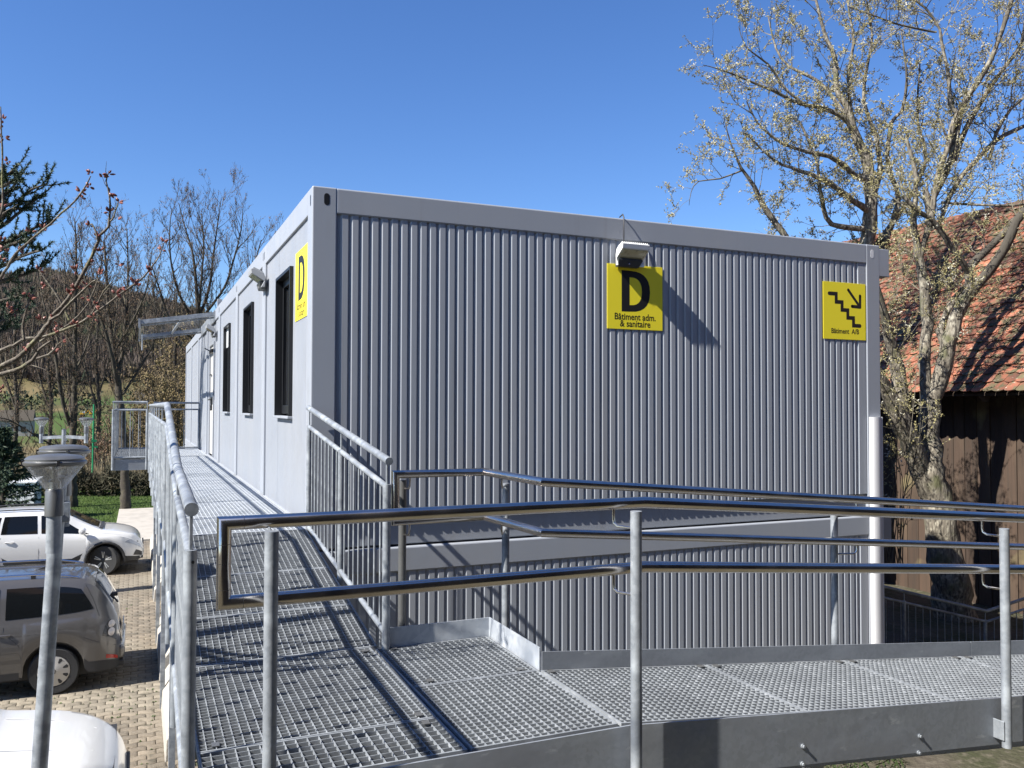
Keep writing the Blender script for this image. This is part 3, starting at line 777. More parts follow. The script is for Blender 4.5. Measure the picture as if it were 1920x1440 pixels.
# left railing
lr = empty('picket_railing', (-1.05, 3, .2), 'long galvanised picket railing on the outer edge of the walkway', 'railing')
def lz(y):
    if y >= -.55: return 1.142
    if y <= -2.38: return .838+(y+2.38)*.012
    return 1.142+(y+.55)*(.304/1.83)
def lx(y): return -1.058-(.02*(-y-2.38)/1.5 if y < -2.38 else 0)
ys = [-3.91, -2.38, -.55, 10.05]
picket_rail(lr, [(lx(y), y, lz(y)) for y in ys], .93, endext=.045, rh=.0213)
for y in [-3.91, -2.38, -1.45, -.5, .75, 2.0, 3.25, 4.5, 5.75, 7.0, 8.25, 10.0]:
    rail_post(lr, (lx(y), y), lz(y)-.13, lz(y)-1.22, .0205, rail=lz(y))
MBp = MB().lathe([(.004, 0), (.005, -.0008)], (0, 0, 0), 10, 'y')
o = MBp.build('drain_hole', M['black']); o.parent = lr; o.matrix_parent_inverse = Matrix.Translation(-lr.location); o.location = (-1.072, -3.9315, lz(-3.91)-.165)
# bump out platform railing
br = empty('picket_railing', (-1.4, 11.8, .2), 'galvanised picket railing around the small platform at the far end of the walkway', 'railing')
picket_rail(br, [(-1.10, 10.10, 1.20), (-1.66, 10.10, 1.20), (-1.66, 13.66, 1.20), (-1.06, 13.66, 1.20)], 1.0, endext=.0)
for p in ((-1.10, 10.08), (-1.66, 10.08), (-1.66, 11.3), (-1.66, 12.5), (-1.66, 13.66), (-1.08, 13.66)): rail_post(br, p, 1.07, -.02, .0225, rail=1.2)
er = empty('picket_railing', (-.5, 13.3, .2), 'galvanised picket railing closing the far end of the walkway beside the door', 'railing')
picket_rail(er, [(-.95, 13.3, 1.20), (-.02, 13.3, 1.20)], .98, endext=0, spacing=.24)
rail_post(er, (-.02, 13.3), 1.07, .10, .0225, rail=1.2); rail_post(er, (-.95, 13.3), 1.07, .10, .0225, rail=1.2)

# stainless handrails, front
ir = .0222
fr = empty('stainless_handrail', (.6, -3.94, 0), 'double stainless handrail on galvanised posts along the near edge of the landing', 'handrail')
yF = -3.940; xk = .55; sl = .0785; zF = .770; xe = -.982
def fz(x): return zF if x < xk else zF-(x-xk)*sl
lowd = .247
tubepart(fr, 'upper_rail', [(xe, yF, zF-lowd/2), (xe, yF, zF), (xk, yF, zF), (7.4, yF, fz(7.4))], ir, 'inox', 20)
tubepart(fr, 'lower_rail', [(xe, yF, zF-lowd/2-.001), (xe, yF, zF-lowd), (xk, yF, zF-lowd), (7.4, yF, fz(7.4)-lowd)], ir, 'inox', 20)
for p, z in (((-.925, yF), zF), ((-.925, yF), zF-lowd), ((xe, yF), zF-.065), ((xe, yF), zF-.205)):
    o = MB().tube([(p[0], p[1], z), (p[0]+(.0012 if p[0] > -.95 else 0), p[1], z+(0 if p[0] > -.95 else .0012))], ir+.0006, 20).build('joint_ring', M['plastic'], ang=40)
    o.parent = fr; o.matrix_parent_inverse = Matrix.Translation(-fr.location)
yP = -4.012
for (x, tp, bt, r_) in ((-.848, .748, -.42, .0215), (.474, .748, -.40, .0215), (2.487, .572, -.442, .0215)):
    tubepart(fr, 'post', [(x, yP, bt), (x, yP, tp)], r_, n=24)
    o = MB().box(x-.030, x-.024, -4.02, -3.964, bt+.07-.035, bt+.07+.055).box(x-.024, x+.024, -4.0, -3.9925, bt+.07-.03, bt+.07+.05).build('post_bracket', M['galv'], bevel=.003); o.parent = fr; o.matrix_parent_inverse = Matrix.Translation(-fr.location)
    for dz_ in (0, lowd):
        z = fz(x-.05)-dz_
        xb = x-.055
        if dz_ == 0 and x < 0:
            tubepart(fr, 'rail_pin', [(x, yP, tp-.01), (x, yP+.02, z-.03), (x+.0, yF, z-.015)], .006, n=8)
        if x < 0: continue
        tubepart(fr, 'rail_bracket', [(xb, yF, z-.02), (xb, yF, z-.055), (xb, yF-.004, z-.072), (xb+.006, yF-.02, z-.082), (x, yP+.01, z-.088)], .0055, 'inox', 8)
bk = empty('stainless_handrail', (.6, -2.6, 0), 'double stainless handrail following the toe board along the building side of the ramp', 'handrail')
def kz(x): return .765 if x < .6 else .765-(x-.6)*.0835
lowb = .25
bpth = [(.03, -2.32, .772), (.545, -2.32, .772), (.60, -2.95, .765), (7.4, -2.95, kz(7.4))]
tubepart(bk, 'upper_rail', [(.03, -2.32, .772-lowb/2)]+bpth, ir, 'inox', 20)
tubepart(bk, 'lower_rail', [(.03, -2.32, .772-lowb/2-.001)]+[(p[0], p[1], p[2]-lowb) for p in bpth], ir, 'inox', 20)
for (x, y, tp, bx, by) in ((.092, -2.245, .735, .11, -2.32), (.690, -2.28, .70, .572, -2.50), (2.55, -2.885, .545, 2.66, -2.95), (5.0, -2.885, .36, 5.1, -2.95)):
    tubepart(bk, 'post', [(x, y, -.62), (x, y, tp)], .0215, 'galv' if x > .2 else 'lampmetal', n=20)
    zt = (.772 if y > -2.6 else kz(x))
    for dz_ in (0, lowb):
        z = zt-dz_
        tubepart(bk, 'rail_bracket', [(bx, by, z-.018), (bx, by, z-.06), (bx+(x-bx)*.12, by+(y-by)*.12, z-.078), (x, y, z-.083)], .0055, 'inox', 8)

# rail of the lower stair, in the shade behind the building
sr = empty('stair_railing', P(1760, 1250, 11.3), 'dark galvanised picket railing in the shade below the big willow tree', 'railing')
pth = [P(1560, 1077, 10.6), P(1850, 1146, 11.3), P(2000, 1096, 11.6)]
picket_rail(sr, pth, 1.0, gapm=.14, spacing=.115, endext=0)
for q, (a, b_) in enumerate(((0, .45), (0, .99), (1, .9))):
    p = pth[a].lerp(pth[a+1], b_); rail_post(sr, p, p.z-.12, p.z-1.1, .0225, rail=p.z)

# ------------------------------------------------------------------ precast blocks under the walkway
for k, (y0, y1, lab) in enumerate(((3.74, 6.3, 'pale precast concrete block under the walkway beside the near white car'), (6.85, 9.55, 'pale precast concrete block behind the taupe van'),
                 (12.3, 16.4, 'pale precast concrete block between the taupe van and the white car'), (16.9, 19.8, 'pale precast concrete block in front of the white parked car'))):
    pr = [(-.915, -2.92), (-.90, -2.66), (-.70, -2.38), (-.40, -2.36), (-.40, -2.92)]
    o = MB().prism(pr, lambda p, q, t_: (p, t_, q), y0, y1).build('concrete_block', M['concrete'], fix=True, bevel=.012)
    tag(o, lab, 'concrete block', 'concrete blocks under the walkway')
# ------------------------------------------------------------------ cars
def spl(tab):
    xs = [a for a, _ in tab]; ys_ = [b_ for _, b_ in tab]; n = len(xs); mm = []
    dl = [(ys_[i+1]-ys_[i])/(xs[i+1]-xs[i]) for i in range(n-1)]
    for i in range(n):
        if i == 0: mm.append(dl[0])
        elif i == n-1: mm.append(dl[-1])
        elif dl[i-1]*dl[i] <= 0: mm.append(0)
        else: mm.append(2*dl[i-1]*dl[i]/(dl[i-1]+dl[i]))
    def f(x):
        if x <= xs[0]: return ys_[0]
        if x >= xs[-1]: return ys_[-1]
        i = max(j for j in range(n-1) if xs[j] <= x); h_ = xs[i+1]-xs[i]; t_ = (x-xs[i])/h_
        return (2*t_**3-3*t_**2+1)*ys_[i]+(t_**3-2*t_**2+t_)*h_*mm[i]+(-2*t_**3+3*t_**2)*ys_[i+1]+(t_**3-t_**2)*h_*mm[i+1]
    return f
class Car:
    def __init__(s, top, belt, wid, wtop, wheels, wr=.345, sill=.26, bump=.30):
        s.t, s.b, s.w, s.wt = spl(top), spl(belt), spl(wid), spl(wtop); s.wh = wheels; s.wr = wr; s.sill = sill
        s.x0, s.x1 = top[0][0], top[-1][0]
    def low(s, x):
        z = s.sill
        for xw in s.wh:
            d = abs(x-xw); R_ = s.wr+.055
            if d < R_: z = max(z, s.wr+math.sqrt(max(0, R_*R_-d*d)))
        return z
    def sec(s, x):
        t_, b_, w_, wt = s.t(x), s.b(x), s.w(x), s.wt(x); zl = min(s.low(x), b_-.05); d = max(t_-b_, .02)
        y5 = w_-.055; y7 = wt+.02
        return [(w_-.05, zl-.0), (w_-.012, zl+.03), (w_-.0, zl+(b_-zl)*.35), (w_+.004, zl+(b_-zl)*.55), (w_-.012, zl+(b_-zl)*.82), (w_-.04, b_),
                (y5, b_+.05*d), (y5*.5+y7*.5+.012, b_+.5*d), (y7, b_+.86*d), (wt-.05, t_-.025*min(1, d/.3)), (wt*.5, t_-.004), (0, t_)]
    def stations(s):
        xs = list(np.linspace(s.x0, s.x1, 64))
        for xw in s.wh:
            for a in np.linspace(-1, 1, 15): xs.append(xw+(s.wr+.055)*math.sin(a*math.pi/2))
        return sorted(set(round(x, 4) for x in xs))
    def S(s, x, q, side, off=.004):
        """side surface point between belt (q=0) and roof edge (q=1)"""
        c_ = s.sec(x); pts = c_[6:9]
        if q < .5: a, b2, f_ = pts[0], pts[1], q*2
        else: a, b2, f_ = pts[1], pts[2], q*2-1
        return Vector((x, side*(a[0]+(b2[0]-a[0])*f_+off), a[1]+(b2[1]-a[1])*f_+off*.4))
    def L(s, x, q, side, off=.004):
        """lower body side, q 0..1 sill..belt"""
        c_ = s.sec(x)[1:6]; u_ = q*4; i = min(3, int(u_)); f_ = u_-i
        a, b2 = c_[i], c_[i+1]
        return Vector((x, side*(a[0]+(b2[0]-a[0])*f_+off), a[1]+(b2[1]-a[1])*f_))
    def body(s, root, ma):
        mb = MB(); st_ = s.stations(); rows = []
        for x in st_:
            h_ = s.sec(x); rows.append([(x, -y, z) for y, z in h_]+[(x, y, z) for y, z in reversed(h_[:-1])])
        mb.grid(rows)
        n = len(rows[0]); mb.addf(tuple(range(n))); last = (len(rows)-1)*n; mb.addf(tuple(reversed(range(last, last+n))))
        mb.build('body', ma, root, ang=32, fix=True)
        ub = MB().box(s.x0+.12, s.x1-.12, -s.w(0)+.2, s.w(0)-.2, .2, .75); ub.box(s.x0+.12, s.x1-.12, -.5, .5, .18, .2)
        for i, xw in enumerate(s.wh): pass
        ub.build('underbody', M['plastic'], root, ang=0)
    def patch(s, root, name, ma, fn, x0, x1, nx=10, nq=4, q0=None, q1=None, side=1, off=.004):
        rows = []
        for i in range(nx+1):
            f_ = i/nx; row = []
            for j in range(nq+1):
                g_ = j/nq; xa = x0[0]+(x1[0]-x0[0])*f_; xb = x0[1]+(x1[1]-x0[1])*f_
                x = xa+(xb-xa)*g_
                qa = q0 if not callable(q0) else q0(f_); qb = q1 if not callable(q1) else q1(f_)
                row.append(fn(x, qa+(qb-qa)*g_, side, off))
            rows.append(row)
        mb = MB().grid(rows); return mb.build(name, ma, root, ang=40, fix=False)
    def windscreen(s, root, x0, x1, name='windscreen', ma='carglass', sh=.06, off=.006):
        rows = []
        for i in range(13):
            x = x0+(x1-x0)*i/12; c_ = s.sec(x); yy = c_[9][0]; row = []
            for j in range(13):
                q = -1+2*j/12
                y = q*(yy-sh); z = s.t(x)-.004-(.021)*max(0, (abs(y)-yy*.5)/(yy*.5))
                row.append((x, y, z+off))
            rows.append(row)
        return MB().grid(rows).build(name, M[ma], root, ang=60)
    def wheel(s, root, xw, side, style, steer=0):
        wb = empty('wheel', (xw, side*(s.w(xw)-.125), s.wr)); wb.parent = root; wb.rotation_euler = (0, 0, steer)
        R_ = s.wr; sg = side
        prof = [(R_*.62, -.10), (R_*.93, -.105), (R_*.985, -.085), (R_, -.05), (R_, .05), (R_*.985, .085), (R_*.93, .105), (R_*.66, .10), (R_*.64, .06), (R_*.62, .0)]
        MB().lathe(prof, n=40, axis='y').build('tyre', M['rubber'], wb, ang=40, fix=True)
        rr_ = R_*.645
        if style == 'cap':
            d = MB().lathe([(rr_, sg*.085), (rr_*.97, sg*.098), (rr_*.80, sg*.106), (rr_*.3, sg*.112), (rr_*.25, sg*.118), (.001, sg*.119)], n=32, axis='y').build('hubcap', M['hub'], wb, fix=True)
            sl_ = MB()
            for k in range(9):
                a = 2*math.pi*k/9; c0 = Vector((math.cos(a), 0, math.sin(a))); tt_ = Vector((-math.sin(a), 0, math.cos(a)))
                pts = [c0*rr_*.62-tt_*.012, c0*rr_*.86-tt_*.026, c0*rr_*.93, c0*rr_*.86+tt_*.026, c0*rr_*.62+tt_*.012, c0*rr_*.58]
                n = len(sl_.v); sl_.v += [(p.x, sg*(.1055+.0035*(1-p.length/rr_)*3), p.z) for p in pts]; sl_.addf(tuple(range(n, n+6)))
            sl_.build('hubcap_slots', M['plastic'], wb, ang=0)
            # round badge with the V over W letters
            lg = MB(); rb = .030
            for k in range(20):
                a0, a1 = 2*math.pi*k/20, 2*math.pi*(k+1)/20
                lg.bar((rb*math.cos(a0), sg*.121, rb*math.sin(a0)), (rb*math.cos(a1), sg*.121, rb*math.sin(a1)), .004, .004, up=(0, 1, 0))
            for pts in ([(-.012, .026), (0, .004), (.012, .026)], [(-.025, .012), (-.011, -.022), (0, -.002), (.011, -.022), (.025, .012)]):
                for (a, c_), (b2, d2) in zip(pts[:-1], pts[1:]): lg.bar((a, sg*.121, c_), (b2, sg*.121, d2), .004, .005, up=(0, 1, 0))
            lg.build('badge', M['plastic'], wb, ang=0)
        else:
            MB().lathe([(rr_, sg*.07), (rr_, sg*.095), (rr_*.94, sg*.10), (rr_*.92, sg*.07), (rr_*.92, sg*.02), (.0011, sg*.02)], n=32, axis='y').build('rim', M['rim'], wb, fix=True)
            MB().lathe([(rr_*.90, sg*.022), (.001, sg*.024)], n=24, axis='y').build('brake_disc', M['plastic'], wb, fix=True)
            for k in range(5):
                for da in (-.13, .13):
                    a = 2*math.pi*k/5+.3
                    MB().bar((.02*math.cos(a), sg*.085, .02*math.sin(a)), (rr_*.94*math.cos(a+da), sg*.095, rr_*.94*math.sin(a+da)), .02, .026, up=(0, 1, 0)).build('spoke', M['rim'], wb, bevel=.003)
            MB().lathe([(.03, sg*.07), (.03, sg*.104), (.001, sg*.106)], n=14, axis='y').build('hub', M['plastic'], wb, fix=True)
    def seam(s, root, fn, pts, side, r_=.0028):
        v_ = [fn(x, q, side, .0008) for x, q in pts]
        MB().tube(v_, r_, 4).build('panel_gap', M['plastic'], root, ang=0)

# taupe van, rear to the right
van = empty('parked_van', (-3.62, 7.62, -2.90), 'taupe grey people carrier with roof rails parked with its tail to the walkway', 'car', rz=math.pi)
cr = Car(top=[(-2.2, .62), (-2.19, .82), (-2.12, 1.02), (-2.02, 1.24), (-1.90, 1.44), (-1.78, 1.545), (-1.60, 1.585), (-1.0, 1.615), (0, 1.625), (.55, 1.60), (.95, 1.44), (1.45, 1.16), (1.6, 1.06), (2.0, .93), (2.16, .76), (2.2, .55)],
         belt=[(-2.2, .58), (-2.17, .78), (-2.08, .95), (-1.9, 1.02), (0, .97), (1.2, .95), (1.6, .93), (2.0, .82), (2.16, .64), (2.2, .48)],
         wid=[(-2.2, .64), (-2.17, .76), (-2.08, .84), (-1.85, .885), (0, .897), (1.5, .885), (1.95, .80), (2.14, .62), (2.2, .42)],
         wtop=[(-2.2, .6), (-2.0, .69), (-1.7, .68), (0, .68), (.8, .67), (1.5, .72), (2.0, .66), (2.2, .40)], wheels=(-1.34, 1.33), wr=.325)
cr.body(van, M['cargrey'])
for sd_ in (1, -1):
    cr.patch(van, 'side_window', M['carglass'], cr.S, (-1.83, -1.66), (-.74, -.74), q0=lambda f_: .10+.12*(1-f_)**6, q1=lambda f_: .90-.10*(1-f_)**5, side=sd_)
    cr.patch(van, 'side_window', M['carglass'], cr.S, (-.66, -.66), (.08, .08), q0=.09, q1=.90, side=sd_)
    cr.patch(van, 'side_window', M['carglass'], cr.S, (.16, .16), (1.18, .70), q0=.08, q1=.90, side=sd_)
    cr.wheel(van, -1.34, sd_, 'cap'); cr.wheel(van, 1.33, sd_, 'cap')
    # roof rail
    rl = []
    for k in range(15):
        f_ = k/14; x = -1.62+2.2*f_; h_ = .045*min(1, 6*min(f_, 1-f_))+.004
        rl.append((x, sd_*(cr.wt(x)-.055), cr.t(x)-.02+h_))
    MB().tube(rl, .014, 8).build('roof_rail', M['chrome'], van)
    for x in (-1.05, -.3, .2): MB().box(x-.03, x+.03, sd_*(cr.wt(x)-.055)-.01, sd_*(cr.wt(x)-.055)+.01, cr.t(x)-.04, cr.t(x)+.02).build('rail_foot', M['plastic'], van)
    # handle, trim, seams
    for x in (-.72, .30):
        p = cr.L(x, .80, sd_, .016)
        MB().tube([p+Vector((-.09, 0, 0)), p+Vector((0, sd_*.012, .003)), p+Vector((.09, 0, 0))], .013, 8).build('door_handle', M['cargrey'], van)
    cr.patch(van, 'side_moulding', M['cargrey'], cr.L, (-.9, -.9), (1.0, 1.0), q0=.36, q1=.45, side=sd_, off=.012)
    cr.seam(van, cr.L, [(-.68, .1), (-.68, .5), (-.72, .9), (-.72, 1.0)], sd_); cr.seam(van, cr.L, [(.12, .0), (.12, .5), (.12, 1.0)], sd_)
    cr.seam(van, cr.L, [(-.94, .30), (-.90, .6), (-.75, .8)], sd_); cr.seam(van, cr.L, [(-1.0, .66), (-1.4, .60), (-1.9, .50), (-2.12, .48)], sd_)
    cr.seam(van, cr.S, [(-1.90, .0), (-1.82, .5), (-1.72, .95)], sd_)
    # tail light: smoked housing with two clear lamps
    tl = cr.patch(van, 'tail_light', M['taildark'], cr.L, (-1.95, -2.02), (-2.135, -2.115), nx=8, nq=6, q0=.60, q1=1.06 if False else .995, side=sd_, off=.008)
    for q, rr_ in ((.71, .058), (.90, .055)):
        p = cr.L(-2.065, q, sd_, .014); nrm = Vector((-.62, sd_*.78, .05)).normalized(); u_ = nrm.cross(Vector((0, 0, 1))).normalized(); v_ = u_.cross(nrm)
        mb = MB(); n = 0; mb.v.append(tuple(p+nrm*.018))
        for k in range(16): a = 2*math.pi*k/16; mb.v.append(tuple(p+u_*rr_*math.cos(a)+v_*rr_*math.sin(a)+nrm*.002))
        for k in range(16): mb.addf((0, 1+k, 1+(k+1) % 16))
        o = mb.build('lamp_lens', M['tailclear'], van, ang=0, fix=True)
    cr.patch(van, 'reflector', M['red'], cr.L, (-2.0, -2.0), (-2.15, -2.15), nx=4, nq=2, q0=.16, q1=.22, side=sd_, off=.008)
    cr.patch(van, 'lower_bumper', M['plastic'], cr.L, (-1.72, -1.72), (-2.19, -2.19), nx=8, nq=2, q0=-.02, q1=.13, side=sd_, off=.007)
    cr.patch(van, 'sill_trim', M['plastic'], cr.L, (-.92, -.92), (.92, .92), nx=8, nq=2, q0=-.02, q1=.08, side=sd_, off=.006)
cr.windscreen(van, -2.06, -1.84, 'rear_window', sh=.05, off=.009); cr.windscreen(van, .66, 1.42)
MB().bar((-2.02, 0, 1.18), (-2.13, .28, 1.10), .02, .018).tube([(-2.03, 0, 1.16), (-2.12, 0, 1.17)], .035, 10).build('rear_wiper', M['plastic'], van)
MB().hexa([(-1.15, -.012, 1.60), (-1.02, -.012, 1.605), (-1.02, .012, 1.605), (-1.15, .012, 1.60), (-1.19, -.003, 1.67), (-1.15, -.004, 1.655), (-1.15, .004, 1.655), (-1.19, .003, 1.67)]).build('roof_aerial', M['plastic'], van, fix=True)
MB().box(-2.215, -2.20, -.26, .26, .66, .77).build('number_plate', M['shed'], van)
MB().box(-2.24, -2.0, -.72, .72, .36, .56).build('rear_bumper', M['cargrey'], van, bevel=.05, seg=3)
MB().box(-2.235, -2.0, -.74, .74, .27, .358).build('bumper_skirt', M['plastic'], van, bevel=.02)
me = text_mesh('Freestyle', .085, bold=0); me.materials.clear(); me.materials.append(M['chrome'])
p = cr.L(-.05, .50, 1, .012); inst('lettering', me, (.30, p.y+.006, p.z), van, rot=(R(90), 0, math.pi), scale=(1, 1, 1))

# white car facing the walkway, far
suv = empty('parked_car', (-3.30, 16.62, -2.90), 'white compact off-roader with black wheel arches parked facing the walkway', 'car', 'white cars facing the walkway')
cs = Car(top=[(-2.2, .70), (-2.15, 1.0), (-2.0, 1.3), (-1.75, 1.47), (-1.3, 1.545), (-.6, 1.585), (.1, 1.58), (.45, 1.50), (.85, 1.30), (1.20, 1.115), (1.28, 1.075), (1.6, 1.03), (1.95, .94), (2.12, .80), (2.2, .62)],
         belt=[(-2.2, .66), (-2.1, .92), (-1.8, 1.02), (0, .98), (1.0, .96), (1.35, .955), (1.8, .87), (2.1, .70), (2.2, .55)],
         wid=[(-2.2, .66), (-2.1, .82), (-1.7, .90), (0, .905), (1.55, .905), (1.95, .84), (2.12, .70), (2.2, .52)],
         wtop=[(-2.2, .62), (-1.7, .66), (0, .66), (.6, .67), (1.2, .74), (1.3, .78), (1.9, .70), (2.2, .48)], wheels=(-1.28, 1.36), wr=.35, sill=.30)
cs.body(suv, M['carwhite'])
for sd_ in (1, -1):
    cs.patch(suv, 'side_window', M['carglass'], cs.S, (-1.72, -1.5), (-.86, -.80), q0=.12, q1=.88, side=sd_)
    cs.patch(suv, 'side_window', M['carglass'], cs.S, (-.80, -.74), (-.06, -.08), q0=.08, q1=.90, side=sd_)
    cs.patch(suv, 'side_window', M['carglass'], cs.S, (.02, .0), (1.02, .36), q0=.08, q1=.90, side=sd_)
    cs.patch(suv, 'headlight', M['lampclear'], cs.L, (1.78, 1.90), (2.17, 2.13), nx=8, nq=3, q0=.72, q1=.96, side=sd_, off=.006)
    cs.patch(suv, 'air_inlet', M['plastic'], cs.L, (1.98, 2.04), (2.17, 2.17), nx=4, nq=3, q0=.18, q1=.52, side=sd_, off=.006)
    cs.patch(suv, 'sill_trim', M['plastic'], cs.L, (-.92, -.92), (.98, .98), nx=6, nq=2, q0=-.04, q1=.14, side=sd_, off=.006)
    cs.patch(suv, 'lower_bumper', M['plastic'], cs.L, (1.74, 1.74), (2.19, 2.19), nx=6, nq=2, q0=-.04, q1=.14, side=sd_, off=.008)
    cs.wheel(suv, -1.28, sd_, 'alloy'); cs.wheel(suv, 1.36, sd_, 'alloy', steer=R(-24))
    for xw in cs.wh:
        ring = []
        for k in range(15):
            a = math.pi*(k/14)*1.08-.04*math.pi
            x = xw+math.cos(a)*(cs.wr+.075); z = cs.wr+math.sin(a)*(cs.wr+.075)
            x = min(x, 2.15); ring.append((x, sd_*(cs.w(x)+.002), z))
        MB().tube(ring, .03, 8).build('wheel_arch', M['plastic'], suv)
    mz = cs.S(.86, .05, sd_, .0)
    MB().lathe([(.005, -.10), (.06, -.085), (.085, -.02), (.08, .05), (.03, .085), (.004, .09)], (mz.x+.02, mz.y+sd_*.12, mz.z+.085), 14, 'y').build('door_mirror', M['carwhite'], suv, fix=True)
    MB().bar((mz.x, mz.y-.02*sd_, mz.z+.02), (mz.x+.02, mz.y+sd_*.08, mz.z+.05), .03, .02).build('mirror_arm', M['plastic'], suv)
    rl = [(x, sd_*(cs.wt(x)-.04), cs.t(x)-.012+(.03 if -1.45 < x < .1 else .0)) for x in (-1.6, -1.45, -1.2, -.8, -.4, -.05, .1, .25)]
    MB().tube(rl, .013, 8).build('roof_rail', M['plastic'], suv)
    for x in (-.62, .28):
        p = cs.L(x, .80, sd_, .014); MB().tube([p+Vector((-.09, 0, 0)), p+Vector((0, sd_*.012, 0)), p+Vector((.09, 0, 0))], .012, 8).build('door_handle', M['carwhite'], suv)
    cs.seam(suv, cs.L, [(-.03, .1), (-.03, .5), (-.03, 1.0)], sd_); cs.seam(suv, cs.L, [(1.02, .1), (1.02, .5), (.98, 1.0)], sd_); cs.seam(suv, cs.L, [(-.9, .3), (-.84, .6), (-.80, 1.0)], sd_)
    cs.seam(suv, cs.L, [(1.35, .92), (1.7, .94), (2.0, .98)], sd_)
cs.windscreen(suv, .42, 1.20, sh=.05)
MB().box(1.14, 1.30, -.62, .62, 1.085, 1.098).build('scuttle', M['plastic'], suv, bevel=.004)
MB().box(2.165, 2.205, -.40, .40, .48, .66).build('grille', M['plastic'], suv, bevel=.01)
MB().box(2.206, 2.215, -.26, .26, .36, .47).build('number_plate', M['shed'], suv)

# near white car, only its bonnet shows
wc = empty('parked_car', (-3.28, 2.45, -2.90), 'rounded bonnet of a white car at the bottom left edge of the picture', 'car', 'white cars facing the walkway')
cw = Car(top=[(-1.9, .7), (-1.85, 1.1), (-1.6, 1.38), (-1.0, 1.47), (-.2, 1.48), (.2, 1.38), (.75, 1.10), (.85, 1.04), (1.2, .985), (1.6, .90), (1.85, .78), (1.97, .62), (2.0, .50)],
         belt=[(-1.9, .66), (-1.8, .9), (-1.4, .98), (0, .94), (.85, .91), (1.2, .88), (1.6, .80), (1.85, .66), (1.97, .52), (2.0, .44)],
         wid=[(-1.9, .66), (-1.7, .80), (0, .86), (1.2, .86), (1.6, .82), (1.85, .70), (1.96, .54), (2.0, .40)],
         wtop=[(-1.9, .6), (-1.0, .62), (.2, .62), (.85, .72), (1.3, .72), (1.6, .66), (1.85, .52), (2.0, .32)], wheels=(-1.2, 1.25), wr=.31)
wc.scale = (1, 1, .955); cw.body(wc, M['carwhite'])
for sd_ in (1, -1):
    cw.patch(wc, 'side_window', M['carglass'], cw.S, (-1.5, -1.35), (-.5, -.5), q0=.1, q1=.9, side=sd_); cw.patch(wc, 'side_window', M['carglass'], cw.S, (-.42, -.42), (.62, .15), q0=.1, q1=.9, side=sd_)
    cw.patch(wc, 'headlight', M['lampclear'], cw.L, (1.50, 1.60), (1.93, 1.88), nx=8, nq=3, q0=.66, q1=.97, side=sd_, off=.006)
    cw.seam(wc, cw.S, [(.80, .06), (1.1, .10), (1.4, .12), (1.62, .10), (1.80, .05)], sd_, .0035)
    MB().tube([(.9, sd_*.42, cw.t(.9)+.001), (1.3, sd_*.40, cw.t(1.3)+.001), (1.7, sd_*.30, cw.t(1.7)-.004)], .004, 5).build('bonnet_crease', M['carwhite'], wc)
    cw.wheel(wc, -1.2, sd_, 'cap'); cw.wheel(wc, 1.25, sd_, 'cap')
cw.windscreen(wc, .22, .80, sh=.05)
MB().box(1.96, 2.01, -.34, .34, .42, .56).build('grille', M['plastic'], wc, bevel=.01)

